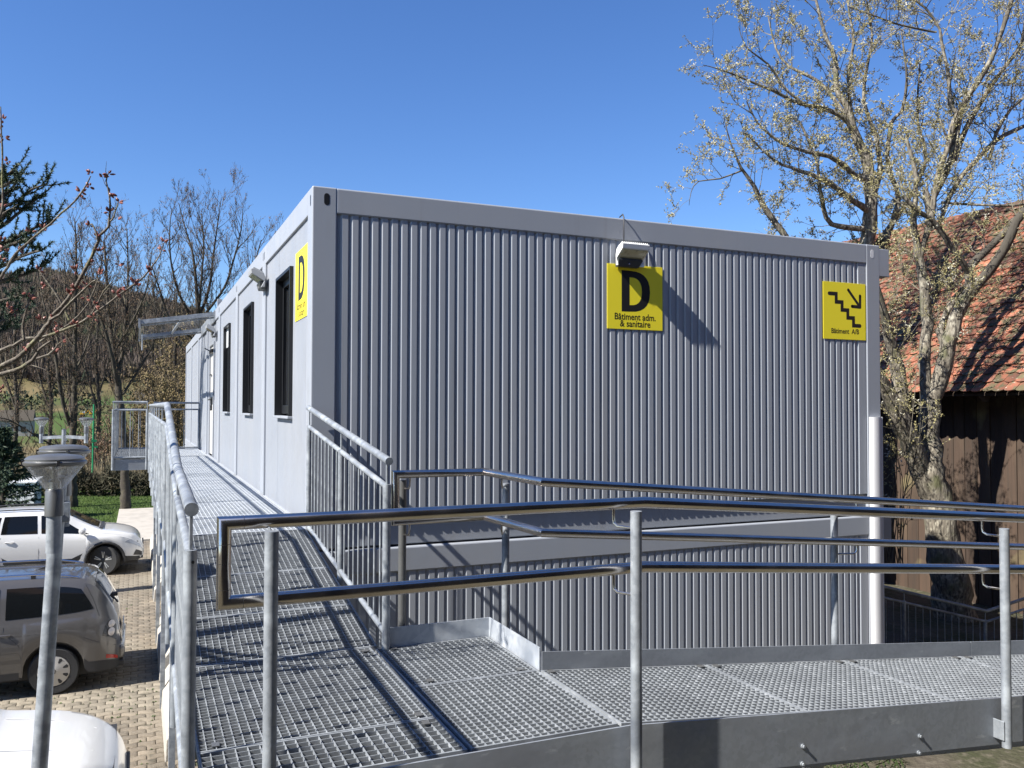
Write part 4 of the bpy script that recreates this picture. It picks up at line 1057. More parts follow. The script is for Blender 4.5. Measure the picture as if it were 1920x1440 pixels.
# ------------------------------------------------------------------ lamp posts
def lamp_post(base, top, hA, hB, hr, pr, label):
    """twin-head lamp: base/top of pole, head centres hA, hB"""
    base = Vector(base); top = Vector(top); hA = Vector(hA); hB = Vector(hB)
    lp = empty('lamp_post', base, label, 'lamp post', 'twin head lamp posts')
    def pp(mb, name, ma, **k):
        o = mb.build(name, ma, None, **k); o.parent = lp; o.matrix_parent_inverse = Matrix.Translation(-base); return o
    pp(MB().tube([base, top], [pr*1.1, pr*.98], 20), 'pole', M['galv'])
    pp(MB().lathe([(pr*1.0, 0), (pr*1.0, .012), (.01, .03)], tuple(top), 20), 'pole_cap', M['lampmetal'], fix=True)
    zc = top.z-.10
    for h in (hA, hB):
        t0 = Vector((h.x, h.y, h.z)); f_ = pr/.046
        arm_z = h.z-.42*f_
        pp(MB().bar(Vector((top.x, top.y, zc)) if False else base.lerp(top, (arm_z+.05-base.z)/(top.z-base.z)), Vector((h.x, h.y, arm_z+.02)), .05*f_, .07*f_), 'arm', M['galv'], fix=True)
        lean = (top-base).normalized()
        pp(MB().tube([t0+Vector((0, 0, -.52*f_)), t0+Vector((0, 0, -.29*f_))], .042*f_, 18), 'head_tube', M['galv'])
        pp(MB().tube([t0+Vector((0, 0, -.30*f_)), t0+Vector((0, 0, -.155*f_)), t0+Vector((0, 0, -.14*f_))], [.052*f_, .050*f_, .042*f_], 20), 'collar', M['lampmetal'])
        k = hr
        hd_ = pp(MB().lathe([(k*.90, 0), (k*.97, .004*f_), (k, .012*f_), (k, .022*f_), (k*.96, .026*f_), (k*.93, .030*f_), (k*.93, .040*f_), (k*.80, .056*f_), (k*.35, .066*f_), (.002, .068*f_)], tuple(t0), 40), 'lamp_cap', M['lampmetal'], fix=True)
        q = MB().lathe([(.046*f_, -.145*f_), (.055*f_, -.14*f_), (k*.90, -.004*f_), (k*.87, .0), (.05*f_, -.13*f_)], tuple(t0), 40).build('glass_cone', M['lampglass'], None, fix=True); q.parent = lp; q.matrix_parent_inverse = Matrix.Translation(-base)
        pp(MB().lathe([(.036*f_, -.15*f_), (.034*f_, -.10*f_), (.02*f_, -.085*f_), (.02*f_, -.03*f_), (k*.45, -.005*f_)], tuple(t0), 24), 'reflector', M['chrome'], fix=True)
        for a in (.5, 2.0, 3.4, 4.9):
            x, y = t0.x+(k-.004)*math.cos(a), t0.y+(k-.004)*math.sin(a)
            pp(MB().box(x-.008, x+.008, y-.008, y+.008, t0.z+.002, t0.z+.036*f_), 'clip', M['chrome'])
    pb = base.lerp(top, .93)
    pp(MB().box(pb.x+.02, pb.x+.075*1, pb.y-.05, pb.y+.02, pb.z-.03, pb.z+.10), 'clamp', M['galv'], bevel=.004)
    return lp
hA = P(103, 872, 5.05); hB = P(120, 851, 6.1)
mid = P(112, 898, 5.56)
bot = Vector((mid.x-.17, mid.y+.0, -2.92))
lamp_post(bot, (mid.x, mid.y, mid.z), hA, hB, .173, .046, 'big leaning twin head lamp post in front of the taupe van')
h1 = P(78, 788, 21.0); h2 = P(162, 788, 21.0); mt = P(120, 806, 21.0)
lamp_post((mt.x-.02, mt.y, -2.95), mt, h1, h2, .173, .050, 'small distant twin head lamp post standing behind the white car')
# ------------------------------------------------------------------ vegetation
rnd = random.Random(11)
def rv(k=1.0): return Vector((rnd.uniform(-k, k), rnd.uniform(-k, k), rnd.uniform(-k, k)))
class Tree:
    """wood collects limbs (thick) and twigs (thin) as two meshes; ends get buds"""
    def __init__(s, minr=.0028): s.minr = minr; s.wood = MB(); s.twig = MB(); s.bud = MB(); s.nb = 0
    def limb(s, pts, rad, n=8, wob=.0):
        P_ = [Vector(p) for p in pts]; out = []; rr = []
        k = len(P_)
        for i in range(k-1):
            p0 = P_[max(i-1, 0)]; p1 = P_[i]; p2 = P_[i+1]; p3 = P_[min(i+2, k-1)]
            m_ = max(2, int((p2-p1).length/.16))
            for j in range(m_):
                t_ = j/m_
                q = .5*((2*p1)+(p2-p0)*t_+(2*p0-5*p1+4*p2-p3)*t_*t_+(3*p1-p0-3*p2+p3)*t_**3)
                r_ = rad[i]+(rad[i+1]-rad[i])*t_
                out.append(q+rv(wob*r_)); rr.append(r_*(1+rnd.uniform(-.07, .09)))
        out.append(P_[-1]); rr.append(rad[-1])
        (s.wood if rr[0] > .022 else s.twig).tube(out, rr, n)
        return out, rr
    def shoot(s, p, d, ln, r_, lev, up=.15, wig=.35, kids=(0, 0), budp=0, seg=5, kidlen=.5):
        p = Vector(p); d = Vector(d).normalized(); pts = [p.copy()]; st_ = ln/seg
        for i in range(seg):
            d = (d+rv(wig*.5)+Vector((0, 0, up*.25))).normalized(); p = p+d*st_; pts.append(p.copy())
        rr = [r_*(1-.8*i/seg) for i in range(seg+1)]
        tgt = s.wood if r_ > .02 else s.twig
        tgt.tube(pts, rr, 5 if r_ > .012 else 3, cap=False)
        if lev > 0:
            nkid = rnd.randint(*kids)
            for q in range(nkid):
                f_ = rnd.uniform(.18, 1.0)*seg; i = min(seg-1, int(f_)); b_ = pts[i].lerp(pts[i+1], f_-i)
                dd = (pts[i+1]-pts[i]).normalized(); side = dd.cross(rv()).normalized()
                nd = (dd*rnd.uniform(.5, 1.0)+side*rnd.uniform(.5, .9)).normalized()
                s.shoot(b_, nd, ln*rnd.uniform(kidlen*.6, kidlen*1.2)*(1-.35*f_/seg), max(s.minr, r_*.5), lev-1, up, wig, kids, budp, max(3, seg-1), kidlen)
        if budp and lev <= 1:
            s.budline(pts, budp)
        return pts
    def budline(s, pts, budp):
        for a, b_ in zip(pts[:-1], pts[1:]):
            l = (b_-a).length; m_ = l/budp['gap']; m_ = int(m_)+(1 if rnd.random() < m_-int(m_) else 0)
            for _ in range(m_):
                if rnd.random() > budp.get('p', 1): continue
                c_ = a.lerp(b_, rnd.random()); d = ((b_-a).normalized()*.6+rv(.9)).normalized()
                s.onebud(c_, d, budp['len']*rnd.uniform(.6, 1.3), budp['r']*rnd.uniform(.7, 1.2))
    def onebud(s, c_, d, ln, r_):
        u_ = d.orthogonal().normalized(); v_ = d.cross(u_); e = c_+d*ln; m_ = c_+d*ln*.45; n = len(s.bud.v)
        s.bud.v += [tuple(c_), tuple(m_+u_*r_), tuple(m_+(v_*.87-u_*.5)*r_), tuple(m_-(v_*.87+u_*.5)*r_), tuple(e)]
        for i in range(3):
            a = n+1+i; b_ = n+1+(i+1) % 3; s.bud.addf((n, b_, a), (a, b_, n+4))
        s.nb += 1
    def dress(s, pts, rr, gap, ln, r0=.012, kids=(2, 4), lev=2, up=.2, budp=0, skip=0, kidlen=.5, wig=.5, spread=.9):
        L_ = 0
        nxt = skip
        for i in range(len(pts)-1):
            sl_ = (pts[i+1]-pts[i]).length
            while nxt < L_+sl_:
                f_ = (nxt-L_)/sl_; b_ = pts[i].lerp(pts[i+1], max(0, min(1, f_))); dd = (pts[i+1]-pts[i]).normalized()
                side = dd.cross(rv()).normalized()
                nd = (dd*rnd.uniform(.3, .9)+side*spread+Vector((0, 0, .25)))
                s.shoot(b_, nd, ln*rnd.uniform(.5, 1.2), min(r0, rr[i]*.6)*rnd.uniform(.7, 1.1), lev, up, wig, kids, budp, 6, kidlen)
                nxt += gap*rnd.uniform(.5, 1.5)
            L_ += sl_
    def finish(s, name, loc, label, cat, group, bark, twig, budmat, budname='catkins'):
        r_ = empty(name, loc, label, cat, group); inv = Matrix.Translation(-Vector(loc))
        for mb, nm, ma in ((s.wood, 'trunk', bark), (s.twig, 'twigs', twig), (s.bud, budname, budmat)):
            if mb.v:
                o = mb.build(nm, M[ma], None, ang=(60 if nm == 'trunk' else 0)); o.parent = r_; o.matrix_parent_inverse = inv
                if nm != 'trunk': o['kind'] = 'stuff'
        return r_
def px(lst, w0=None):
    """[(u,v,r[,w])...] -> points and radii"""
    pts = []; rr = []
    for q in lst:
        w_ = q[3] if len(q) > 3 else w0
        pts.append(P(q[0], q[1], w_)); rr.append(q[2])
    return pts, rr
CK = dict(gap=.030, len=.042, r=.0085)
# big willow at the right
T = Tree()
G = gh(9.9, 2.4)
main = [
 [(1805, 1200, .34, 12.0), (1790, 1130, .29, 12.0), (1768, 1010, .235, 12.0), (1752, 930, .225, 12.0), (1745, 880, .20, 12.0), (1742, 820, .155, 12.0), (1745, 760, .145, 12.0), (1752, 735, .14, 12.0)],
 [(1752, 930, .17, 12.02), (1728, 880, .165, 11.95), (1705, 820, .15, 11.8), (1685, 770, .14, 11.7), (1665, 735, .10, 11.6), (1640, 690, .075, 11.5), (1600, 600, .055, 11.4)],
 [(1692, 785, .12, 11.75), (1684, 735, .105, 11.7), (1682, 690, .10, 11.7), (1668, 640, .075, 11.6), (1655, 580, .055, 11.5), (1640, 520, .035, 11.4)],
 [(1746, 765, .10, 12.0), (1736, 720, .085, 12.0), (1733, 660, .085, 12.05), (1740, 610, .08, 12.1), (1733, 540, .07, 12.1), (1722, 470, .055, 12.1), (1712, 410, .045, 12.1), (1718, 340, .035, 12.1), (1700, 260, .02, 12.1)],
 [(1748, 745, .12, 11.97), (1768, 700, .115, 11.9), (1778, 640, .105, 11.85), (1800, 580, .095, 11.8), (1822, 545, .09, 11.75)],
 [(1820, 548, .075, 11.75), (1858, 505, .072, 11.7), (1885, 465, .065, 11.6), (1905, 415, .06, 11.5), (1945, 360, .055, 11.4), (1990, 270, .05, 11.2), (2040, 160, .03, 11.0)],
 [(1822, 545, .06, 11.75), (1816, 505, .06, 11.8), (1838, 480, .055, 11.9), (1880, 440, .05, 12.0), (1915, 400, .045, 12.1), (1960, 350, .04, 12.2)],
 [(1818, 515, .05, 11.8), (1800, 485, .045, 11.7), (1775, 450, .038, 11.65), (1748, 412, .036, 11.6), (1722, 395, .03, 11.55), (1692, 366, .026, 11.5)],
 [(1776, 655, .06, 11.85), (1762, 620, .055, 12.0), (1790, 560, .045, 12.2), (1815, 530, .03, 12.3)],
 [(1725, 480, .045, 12.1), (1745, 410, .042, 12.1), (1756, 340, .04, 12.15), (1772, 290, .04, 12.2), (1785, 240, .045, 12.2), (1796, 212, .045, 12.2)],
 [(1740, 420, .04, 12.4), (1752, 370, .046, 12.4), (1775, 320, .055, 12.3), (1790, 270, .052, 12.25), (1800, 210, .045, 12.2), (1815, 180, .042, 12.1), (1848, 130, .036, 12.0), (1878, 60, .033, 11.9), (1905, -30, .03, 11.8)],
 [(1798, 215, .035, 12.2), (1782, 195, .03, 12.2), (1778, 140, .028, 12.2), (1765, 80, .022, 12.2), (1762, 55, .02, 12.2), (1735, 15, .016, 12.2), (1700, -10, .012, 12.2)],
 [(1790, 300, .04, 12.3), (1812, 240, .038, 12.4), (1840, 190, .034, 12.4), (1880, 130, .03, 12.4), (1915, 80, .026, 12.4), (1925, 10, .02, 12.4)],
 [(1762, 420, .03, 12.2), (1790, 350, .035, 12.3), (1840, 290, .035, 12.4), (1880, 255, .033, 12.5), (1925, 235, .03, 12.5), (1980, 200, .02, 12.5)],
 [(1855, 300, .028, 12.4), (1868, 250, .026, 12.4), (1895, 205, .024, 12.4), (1935, 170, .018, 12.4)],
 [(1756, 60, .016, 12.2), (1740, 58, .016, 12.2), (1680, 45, .014, 12.1), (1640, 30, .012, 12.0), (1590, 12, .008, 12.0)],
 [(1765, 380, .02, 12.3), (1900, 385, .02, 12.0), (1960, 370, .01, 12)],
 [(1782, 272, .022, 12.2), (1770, 245, .018, 12.2), (1762, 222, .010, 12.2)],
]
for i, l in enumerate(main):
    l = [(a, b_, r_*1.03, w_*1.083) for a, b_, r_, w_ in l]
    pts, rr = px(l); o, r2 = T.limb(pts, rr, n=14 if rr[0] > .1 else 8, wob=.18)
    if i in (0, 17): continue
    g_ = .26 if i > 3 else .30
    T.dress(o, r2, g_*.5, 1.05, r0=.010, kids=(4, 7), lev=2, budp=dict(gap=.030, len=.036, r=.0078, p=.88), skip=.3 if i > 6 else .7, kidlen=.46, wig=.6)
# broken stub
pts, rr = px([(1752, 430, .05, 13.2), (1742, 395, .05, 13.2), (1736, 362, .045, 13.2), (1740, 350, .012, 13.2)]); T.limb(pts, rr, 8, .3)
T.finish('willow_tree', (P(1790, 1150, 13).x, P(1790, 1150, 13).y, G), 'big willow with lichened forked trunk between the container building and barn', 'tree', 'trees in front of and behind the barn', 'bark', 'twig', 'catkin')
# second willow, behind the building
T = Tree()
wB = 15.0
main = [
 [(1575, 980, .22, 15), (1580, 800, .20, 15), (1600, 600, .16, 15), (1626, 470, .13, 15), (1633, 380, .11, 15), (1630, 330, .095, 15), (1622, 290, .085, 15), (1600, 240, .07, 15), (1585, 200, .055, 15), (1568, 165, .045, 15), (1565, 110, .04, 15), (1545, 60, .03, 15), (1530, 0, .02, 15)],
 [(1612, 270, .045, 15), (1585, 222, .045, 14.9), (1545, 203, .04, 14.8), (1500, 195, .034, 14.6), (1450, 170, .026, 14.4), (1400, 150, .018, 14.3), (1350, 130, .01, 14.2), (1318, 122, .006, 14.2)],
 [(1520, 200, .026, 14.7), (1480, 175, .024, 14.7), (1440, 120, .018, 14.6), (1400, 90, .010, 14.5), (1385, 50, .006, 14.5)],
 [(1600, 240, .04, 15.1), (1560, 180, .034, 15.3), (1530, 150, .03, 15.4), (1480, 125, .024, 15.5), (1455, 90, .018, 15.6), (1440, 30, .01, 15.6)],
 [(1630, 340, .06, 15), (1605, 330, .05, 14.8), (1570, 300, .045, 14.6), (1520, 285, .036, 14.4), (1470, 270, .026, 14.3), (1420, 230, .016, 14.2), (1400, 190, .01, 14.2)],
 [(1632, 400, .06, 15), (1590, 370, .05, 14.6), (1550, 340, .045, 14.4), (1500, 320, .034, 14.2), (1450, 300, .02, 14.1), (1400, 250, .01, 14)],
 [(1480, 520, .07, 14.6), (1475, 450, .06, 14.6), (1455, 420, .055, 14.6), (1430, 385, .045, 14.6), (1415, 350, .036, 14.6), (1390, 315, .025, 14.6), (1370, 270, .014, 14.6), (1360, 230, .008, 14.6)],
 [(1395, 318, .016, 14.6), (1350, 335, .014, 14.6), (1310, 340, .010, 14.6), (1296, 360, .006, 14.6), (1292, 385, .004, 14.6)],
 [(1606, 560, .08, 15), (1650, 470, .06, 15.2), (1668, 430, .055, 15.3), (1685, 370, .045, 15.4), (1665, 310, .04, 15.4), (1672, 230, .035, 15.4), (1690, 210, .03, 15.4), (1700, 150, .02, 15.4), (1690, 60, .012, 15.4)],
 [(1633, 380, .05, 15), (1650, 320, .045, 15.2), (1640, 250, .04, 15.3), (1620, 190, .032, 15.4), (1625, 130, .026, 15.4), (1635, 70, .02, 15.4), (1625, 0, .012, 15.4)],
 [(1630, 430, .05, 15), (1560, 420, .045, 14.8), (1540, 370, .035, 14.7), (1530, 300, .026, 14.7), (1500, 230, .018, 14.6)],
 [(1640, 460, .045, 15.2), (1700, 380, .036, 15.5), (1735, 300, .03, 15.6), (1720, 220, .02, 15.6), (1725, 120, .012, 15.6)],
 [(1600, 240, .032, 15.1), (1590, 150, .03, 15.3), (1600, 80, .024, 15.4), (1590, 10, .016, 15.4), (1580, -60, .01, 15.4)],
]
for i, l in enumerate(main):
    pts, rr = px(l); o, r2 = T.limb(pts, rr, n=8, wob=.25)
    T.dress(o, r2, .15 if i else .26, .92, r0=.010, kids=(4, 7), lev=2, budp=dict(gap=.030, len=.042, r=.0095, p=.88), skip=.2 if i else 4.0, kidlen=.46, wig=.6)
pb = P(1575, 1000, 15)
T.finish('willow_tree', (pb.x, pb.y, gh(pb.x, pb.y)), 'willow rising behind the roof edge with silvery catkins against the sky', 'tree', 'trees in front of and behind the barn', 'bark', 'twig', 'catkin')
# light shrubby growth left of the barn (young willow shoots)
T = Tree()
for k in range(11):
    u = rnd.uniform(1662, 1700); w_ = rnd.uniform(10.3, 11.3); b_ = P(u, 1060, w_*1.06)
    T.shoot(b_, (rnd.uniform(-.3, .2), rnd.uniform(-.2, .2), 1), rnd.uniform(1.8, 3.6), .009, 2, .4, .35, (3, 5), dict(gap=.07, len=.04, r=.011, p=.8), 8, .3)
bs = P(1700, 1150, 10.8)
T.finish('shrub', (bs.x, bs.y, gh(bs.x, bs.y)), 'thin leafing shrub at the foot of the big willow beside the building', 'shrub', None, 'bark', 'twig', 'catkin', 'young_leaves')

# ---- bare trees on the lawn at the left
def fan_tree(u, vbase, w_, forks, topv, seed, label, spreadv=1.0, rad=.17, budm='drybud', kids=(3, 5)):
    global rnd
    rnd = random.Random(seed); T = Tree(.0065)
    base = P(u, vbase, w_); gz_ = gh(base.x, base.y); base.z = gz_-.1
    T.dummy = 0
    for (fl) in forks:
        pts = [P(a, b_, w_+c_) for a, b_, r_, c_ in fl]; rr = [r_*.85 for a, b_, r_, c_ in fl]
        if fl is forks[0]: pts = [base]+pts; rr = [rad*1.15]+rr
        o, r2 = T.limb(pts, rr, 8, .15)
        T.dress(o, r2, .20, 1.45*spreadv, r0=.02, kids=(4, 7), lev=2, up=.75, budp=dict(gap=.30, len=.06, r=.016, p=.8), skip=2.2 if fl is forks[0] else .5, kidlen=.5, wig=.30, spread=.8)
    return T.finish('bare_tree', base, label, 'tree', 'bare trees on the lawn', 'bark2', 'twig2', budm, 'buds')
fan_tree(236, 952, 33, [
 [(234, 880, .17, 0), (230, 800, .16, 0), (222, 730, .15, 0), (218, 680, .11, 0), (205, 600, .09, 0), (200, 520, .06, .3), (195, 450, .03, .4)],
 [(222, 730, .09, 0), (208, 660, .08, -.5), (190, 600, .06, -.8), (165, 540, .04, -1), (150, 480, .02, -1)],
 [(222, 700, .09, 0), (232, 640, .08, .5), (238, 570, .06, .6), (240, 500, .04, .8), (238, 430, .02, .9)],
 [(230, 740, .06, 0), (262, 690, .05, .5), (290, 640, .04, .8), (310, 580, .02, 1)],
 [(214, 660, .05, 0), (250, 600, .045, -.8), (275, 540, .03, -1.4), (285, 470, .015, -1.8)]], 400, 21, 'bare multi stemmed tree on the lawn just left of the small platform', rad=.19)
fan_tree(136, 948, 34, [
 [(136, 880, .17, 0), (136, 820, .16, 0), (138, 790, .15, 0), (140, 720, .10, 0), (141, 640, .085, 0), (142, 560, .065, 0), (143, 480, .045, 0), (140, 410, .02, 0)],
 [(132, 800, .09, 0), (115, 740, .085, -.5), (106, 680, .075, -.6), (100, 640, .06, -.8), (85, 580, .04, -1), (70, 510, .02, -1)],
 [(135, 790, .07, 0), (129, 720, .065, .5), (126, 650, .05, .7), (124, 580, .04, .9), (120, 490, .02, 1)],
 [(130, 840, .04, 0), (90, 830, .038, -1), (40, 800, .034, -1.6), (10, 785, .03, -2), (-40, 780, .02, -2.4)],
 [(140, 700, .05, 0), (165, 640, .045, .6), (180, 570, .034, .9), (192, 480, .02, 1), (198, 420, .01, 1)]], 380, 33, 'bare tree with three upright stems behind the small lamp post', rad=.18)
fan_tree(372, 945, 36, [
 [(372, 860, .18, 0), (370, 740, .16, 0), (372, 640, .14, 0), (372, 590, .12, 0), (368, 540, .08, 0), (362, 480, .055, 0), (345, 420, .03, 0), (335, 380, .015, 0)],
 [(372, 600, .08, 0), (392, 540, .065, .5), (400, 480, .045, .8), (408, 420, .03, 1), (415, 370, .012, 1)],
 [(370, 610, .07, 0), (340, 560, .06, -.5), (322, 500, .045, -.8), (318, 440, .03, -1), (322, 390, .015, -1)],
 [(376, 600, .07, 0), (420, 540, .06, .5), (440, 480, .045, .8), (452, 430, .03, 1), (456, 385, .012, 1)],
 [(368, 640, .06, 0), (320, 600, .05, -1), (300, 545, .04, -1.3), (285, 500, .02, -1.5)],
 [(380, 620, .06, 0), (430, 570, .05, -.6), (470, 510, .04, -.8), (490, 450, .02, -1)],
 [(372, 590, .06, 0), (378, 520, .05, -.6), (382, 460, .035, -.8), (378, 400, .015, -1)]], 370, 45, 'bare spreading tree with reddish buds rising behind the side wall and canopy', rad=.2)
for q_, (u_, w_, v_, lab_) in enumerate(((28, 52, 505, 'far bare tree at the left edge in front of the brown hill'), (92, 58, 500, 'far bare tree between the budding cherry branches and the hill'), (182, 55, 480, 'far bare tree between the two nearer lawn trees'), (288, 62, 500, 'far bare tree just above the entrance canopy'), (330, 50, 520, 'thin bare tree behind the platform railing'))):
    fan_tree(u_, 905, w_, [[(u_, 840, .16, 0), (u_+4, 760, .14, 0), (u_-2, 680, .12, 0), (u_+2, 600, .09, 0), (u_, v_+30, .04, 0)],
        [(u_+2, 770, .08, 0), (u_-22, 690, .07, 0), (u_-34, 610, .05, 0), (u_-44, 540, .02, 0)], [(u_+3, 740, .08, 0), (u_+24, 670, .07, 0), (u_+36, 600, .05, 0), (u_+40, 530, .02, 0)]], 480, 90+q_, lab_, rad=.16)
# brown leafed shrubs behind the platform
def bush(u0, u1, v0, v1, w_, n, seed, label, budm, cat='shrub', ln=.09, r_=.03, gap=.12):
    global rnd
    rnd = random.Random(seed); T = Tree(.007)
    for k in range(n):
        u = rnd.uniform(u0, u1); ww2 = w_+rnd.uniform(-2, 2); b_ = P(u, v1, ww2); b_.z = gh(b_.x, b_.y)
        top_ = P(u+rnd.uniform(-20, 20), rnd.uniform(v0, v0+(v1-v0)*.35), ww2)
        d = top_-b_; T.shoot(b_, d, d.length, .03, 2, .25, .35, (5, 8), dict(gap=gap, len=ln, r=r_, p=.9), 8, .32)
    b_ = P((u0+u1)/2, v1, w_)
    return T.finish('shrub', (b_.x, b_.y, gh(b_.x, b_.y)), label, cat, 'shrubs beyond the lawn', 'bark2', 'twig2', budm, 'dry_leaves')
bush(296, 348, 640, 900, 44, 26, 5, 'brown leafed shrub showing between the platform railing and the side wall', 'leafdry', ln=.13, r_=.05)
bush(248, 300, 690, 900, 47, 22, 6, 'tall ochre shrub seen through the platform railing', 'leafdry', ln=.13, r_=.05)
bush(350, 400, 600, 800, 50, 22, 8, 'golden brown bush behind the far end of the building', 'leafdry', ln=.14, r_=.055)
bush(150, 215, 780, 890, 50, 14, 9, 'low sparse brown bush behind the green pole', 'drybud', ln=.12, r_=.04)

# ---- conifers at the left edge
def needles(mb, c_, d, ln, n, wd=.012):
    for _ in range(n):
        b_ = c_+d*ln*rnd.uniform(-.5, .5); nd = (d*.8+rv(1.0)).normalized()*rnd.uniform(.06, .10)
        s_ = nd.cross(rv()).normalized()*wd; k = len(mb.v)
        mb.v += [tuple(b_-s_), tuple(b_+s_), tuple(b_+nd)]; mb.addf((k, k+1, k+2))
rnd = random.Random(77)
pine = Tree(); nm_ = MB()
wp = 17.0
tr, rr = px([(-70, 1020, .2, wp), (-75, 800, .18, wp), (-70, 600, .15, wp), (-65, 450, .11, wp), (-60, 330, .06, wp), (-60, 250, .03, wp)])
pine.limb(tr, rr, 8, .1)
brs = [[(-65, 420), (-20, 400), (30, 378), (60, 355), (88, 345)], [(-65, 440), (0, 425), (40, 395), (70, 372)], [(-62, 330), (-20, 335), (10, 330), (25, 318)], [(-65, 470), (-10, 460), (40, 440), (80, 420), (92, 415)],
       [(-65, 500), (0, 500), (40, 480), (75, 470)], [(-66, 540), (-10, 530), (30, 520), (60, 510), (80, 500)], [(-68, 580), (-20, 570), (20, 560), (50, 555)], [(-66, 360), (-30, 350), (5, 350), (20, 340)],
       [(-66, 480), (-20, 440), (10, 400), (40, 390)], [(-66, 400), (-20, 380), (15, 362), (35, 335)], [(-68, 520), (0, 470), (30, 455), (60, 445)], [(-70, 640), (-20, 630), (10, 620), (30, 610)], [(-68, 600), (-10, 610), (20, 590), (35, 585)]]
for q, b_ in enumerate(brs):
    dw = rnd.uniform(-1.2, 1.2)
    pts = [P(u, v, wp+dw*(i/len(b_))) for i, (u, v) in enumerate(b_)]
    o, r2 = pine.limb(pts, [.05-.009*i for i in range(len(pts))], 6, .2)
    for i in range(2, len(o)):
        for _ in range(2):
            d = ((o[i]-o[i-1]).normalized()*.8+rv(.9)+Vector((0, 0, .2))).normalized(); ln = rnd.uniform(.15, .55)
            sp_ = pine.shoot(o[i], d, ln, .008, 0, .5, .3, (0, 0), 0, 3)
            for a, c_ in zip(sp_[:-1], sp_[1:]): needles(nm_, (a+c_)/2, (c_-a).normalized(), (c_-a).length, 30)
pr_ = pine.finish('pine_tree', (tr[0].x, tr[0].y, gh(tr[0].x, tr[0].y)), 'dark green pine with tufted branches at the left edge against the sky', 'tree', 'conifers at the left edge', 'bark2', 'twig2', 'pine')
o = nm_.build('needles', M['pine'], None, ang=0); o.parent = pr_; o.matrix_parent_inverse = Matrix.Translation(-pr_.location); o['kind'] = 'stuff'
# dark spruce low at the left edge
rnd = random.Random(78); nm_ = MB(); sp_t = Tree()
sb = P(5, 925, 30); sb.z = gh(sb.x, sb.y); hs = 3.3
sp_t.limb([sb, sb+Vector((0, 0, hs))], [.12, .02], 8)
for k in range(150):
    f_ = rnd.random()**.8; z = .15+f_*(hs-.2); a = rnd.uniform(0, 6.28); ln = (1-f_)*1.55+.12
    d = Vector((math.cos(a), math.sin(a), -.12)); st0 = sb+Vector((0, 0, z)); q_ = sp_t.shoot(st0, d, ln, .012, 0, .3, .15, (0, 0), 0, 4)
    for i, (a_, c_) in enumerate(zip(q_[:-1], q_[1:])):
        for _ in range(14):
            b_ = a_.lerp(c_, rnd.random()); nd = (d+rv(1.0)+Vector((0, 0, -.3))).normalized()*rnd.uniform(.10, .26); s_ = nd.cross(rv()).normalized()*.03
            kk = len(nm_.v); nm_.v += [tuple(b_-s_), tuple(b_+s_), tuple(b_+nd)]; nm_.addf((kk, kk+1, kk+2))
pr_ = sp_t.finish('spruce_tree', sb, 'dark low spruce at the left edge beside the small lamp post', 'tree', 'conifers at the left edge', 'bark2', 'twig2', 'pine')
o = nm_.build('needles', M['pine'], None, ang=0); o.parent = pr_; o.matrix_parent_inverse = Matrix.Translation(-pr_.location); o['kind'] = 'stuff'
# ---- hedge, lawn blades, reeds
rnd = random.Random(5)
hb = MB()
a0, a1 = P(40, 930, 38.5), P(330, 930, 38.5)
for k in range(15000):
    f_ = rnd.uniform(-.25, 1.05); b_ = a0.lerp(a1, f_); b_.y += rnd.uniform(-.7, .9); b_.z = gh(b_.x, b_.y)+rnd.random()**.7*(1.05+.25*math.sin(f_*23)+.12*math.sin(f_*71))
    d = (rv()+Vector((0, 0, .7))).normalized()*rnd.uniform(.12, .42); s_ = d.cross(rv()).normalized()*rnd.uniform(.012, .035)
    n = len(hb.v); hb.v += [tuple(b_-s_), tuple(b_+s_), tuple(b_+d)]; hb.addf((n, n+1, n+2))
tag(hb.build('hedge', M['hedge'], ang=0), 'low dark brushy hedge along the far edge of the lawn', 'hedge')
lb = MB()
for k in range(26000):
    x = rnd.uniform(-8, 2.0); y = 22+rnd.random()**1.1*15.5
    if x > -1.95 and y < 29.6: continue
    z = gh(x, y); h_ = rnd.uniform(.03, .09); d = Vector((rnd.uniform(-.03, .03), rnd.uniform(-.03, .03), h_)); n = len(lb.v); a = rnd.uniform(0, 3.14)
    lb.v += [(x-.012*math.cos(a), y-.012*math.sin(a), z), (x+.012*math.cos(a), y+.012*math.sin(a), z), (x+d.x, y+d.y, z+h_)]; lb.addf((n, n+1, n+2))
tag(lb.build('lawn_grass', M['grassb'], ang=0), 'short green lawn grass beyond the parking area', 'grass', kind='stuff')
rb_ = MB()
for k in range(16000):
    u = rnd.uniform(-20, 340); w_ = rnd.uniform(42, 85); b_ = P(u, 880, w_); z = gh(b_.x, b_.y)
    dens = math.sin(b_.x*.9)*math.cos(b_.y*.35+1)+.4*math.sin(b_.x*2.3+b_.y)
    if rnd.random() > .35+.5*dens: continue
    h_ = rnd.uniform(.3, .95); a = rnd.uniform(0, 6.28); n = len(rb_.v)
    rb_.v += [(b_.x-.03, b_.y, z), (b_.x+.03, b_.y, z), (b_.x+.22*math.cos(a), b_.y+.2*math.sin(a), z+h_)]; rb_.addf((n, n+1, n+2))
tag(rb_.build('dry_reeds', M['reed'], ang=0), 'pale dry reeds and tall grass beyond the hedge', 'reeds', kind='stuff')
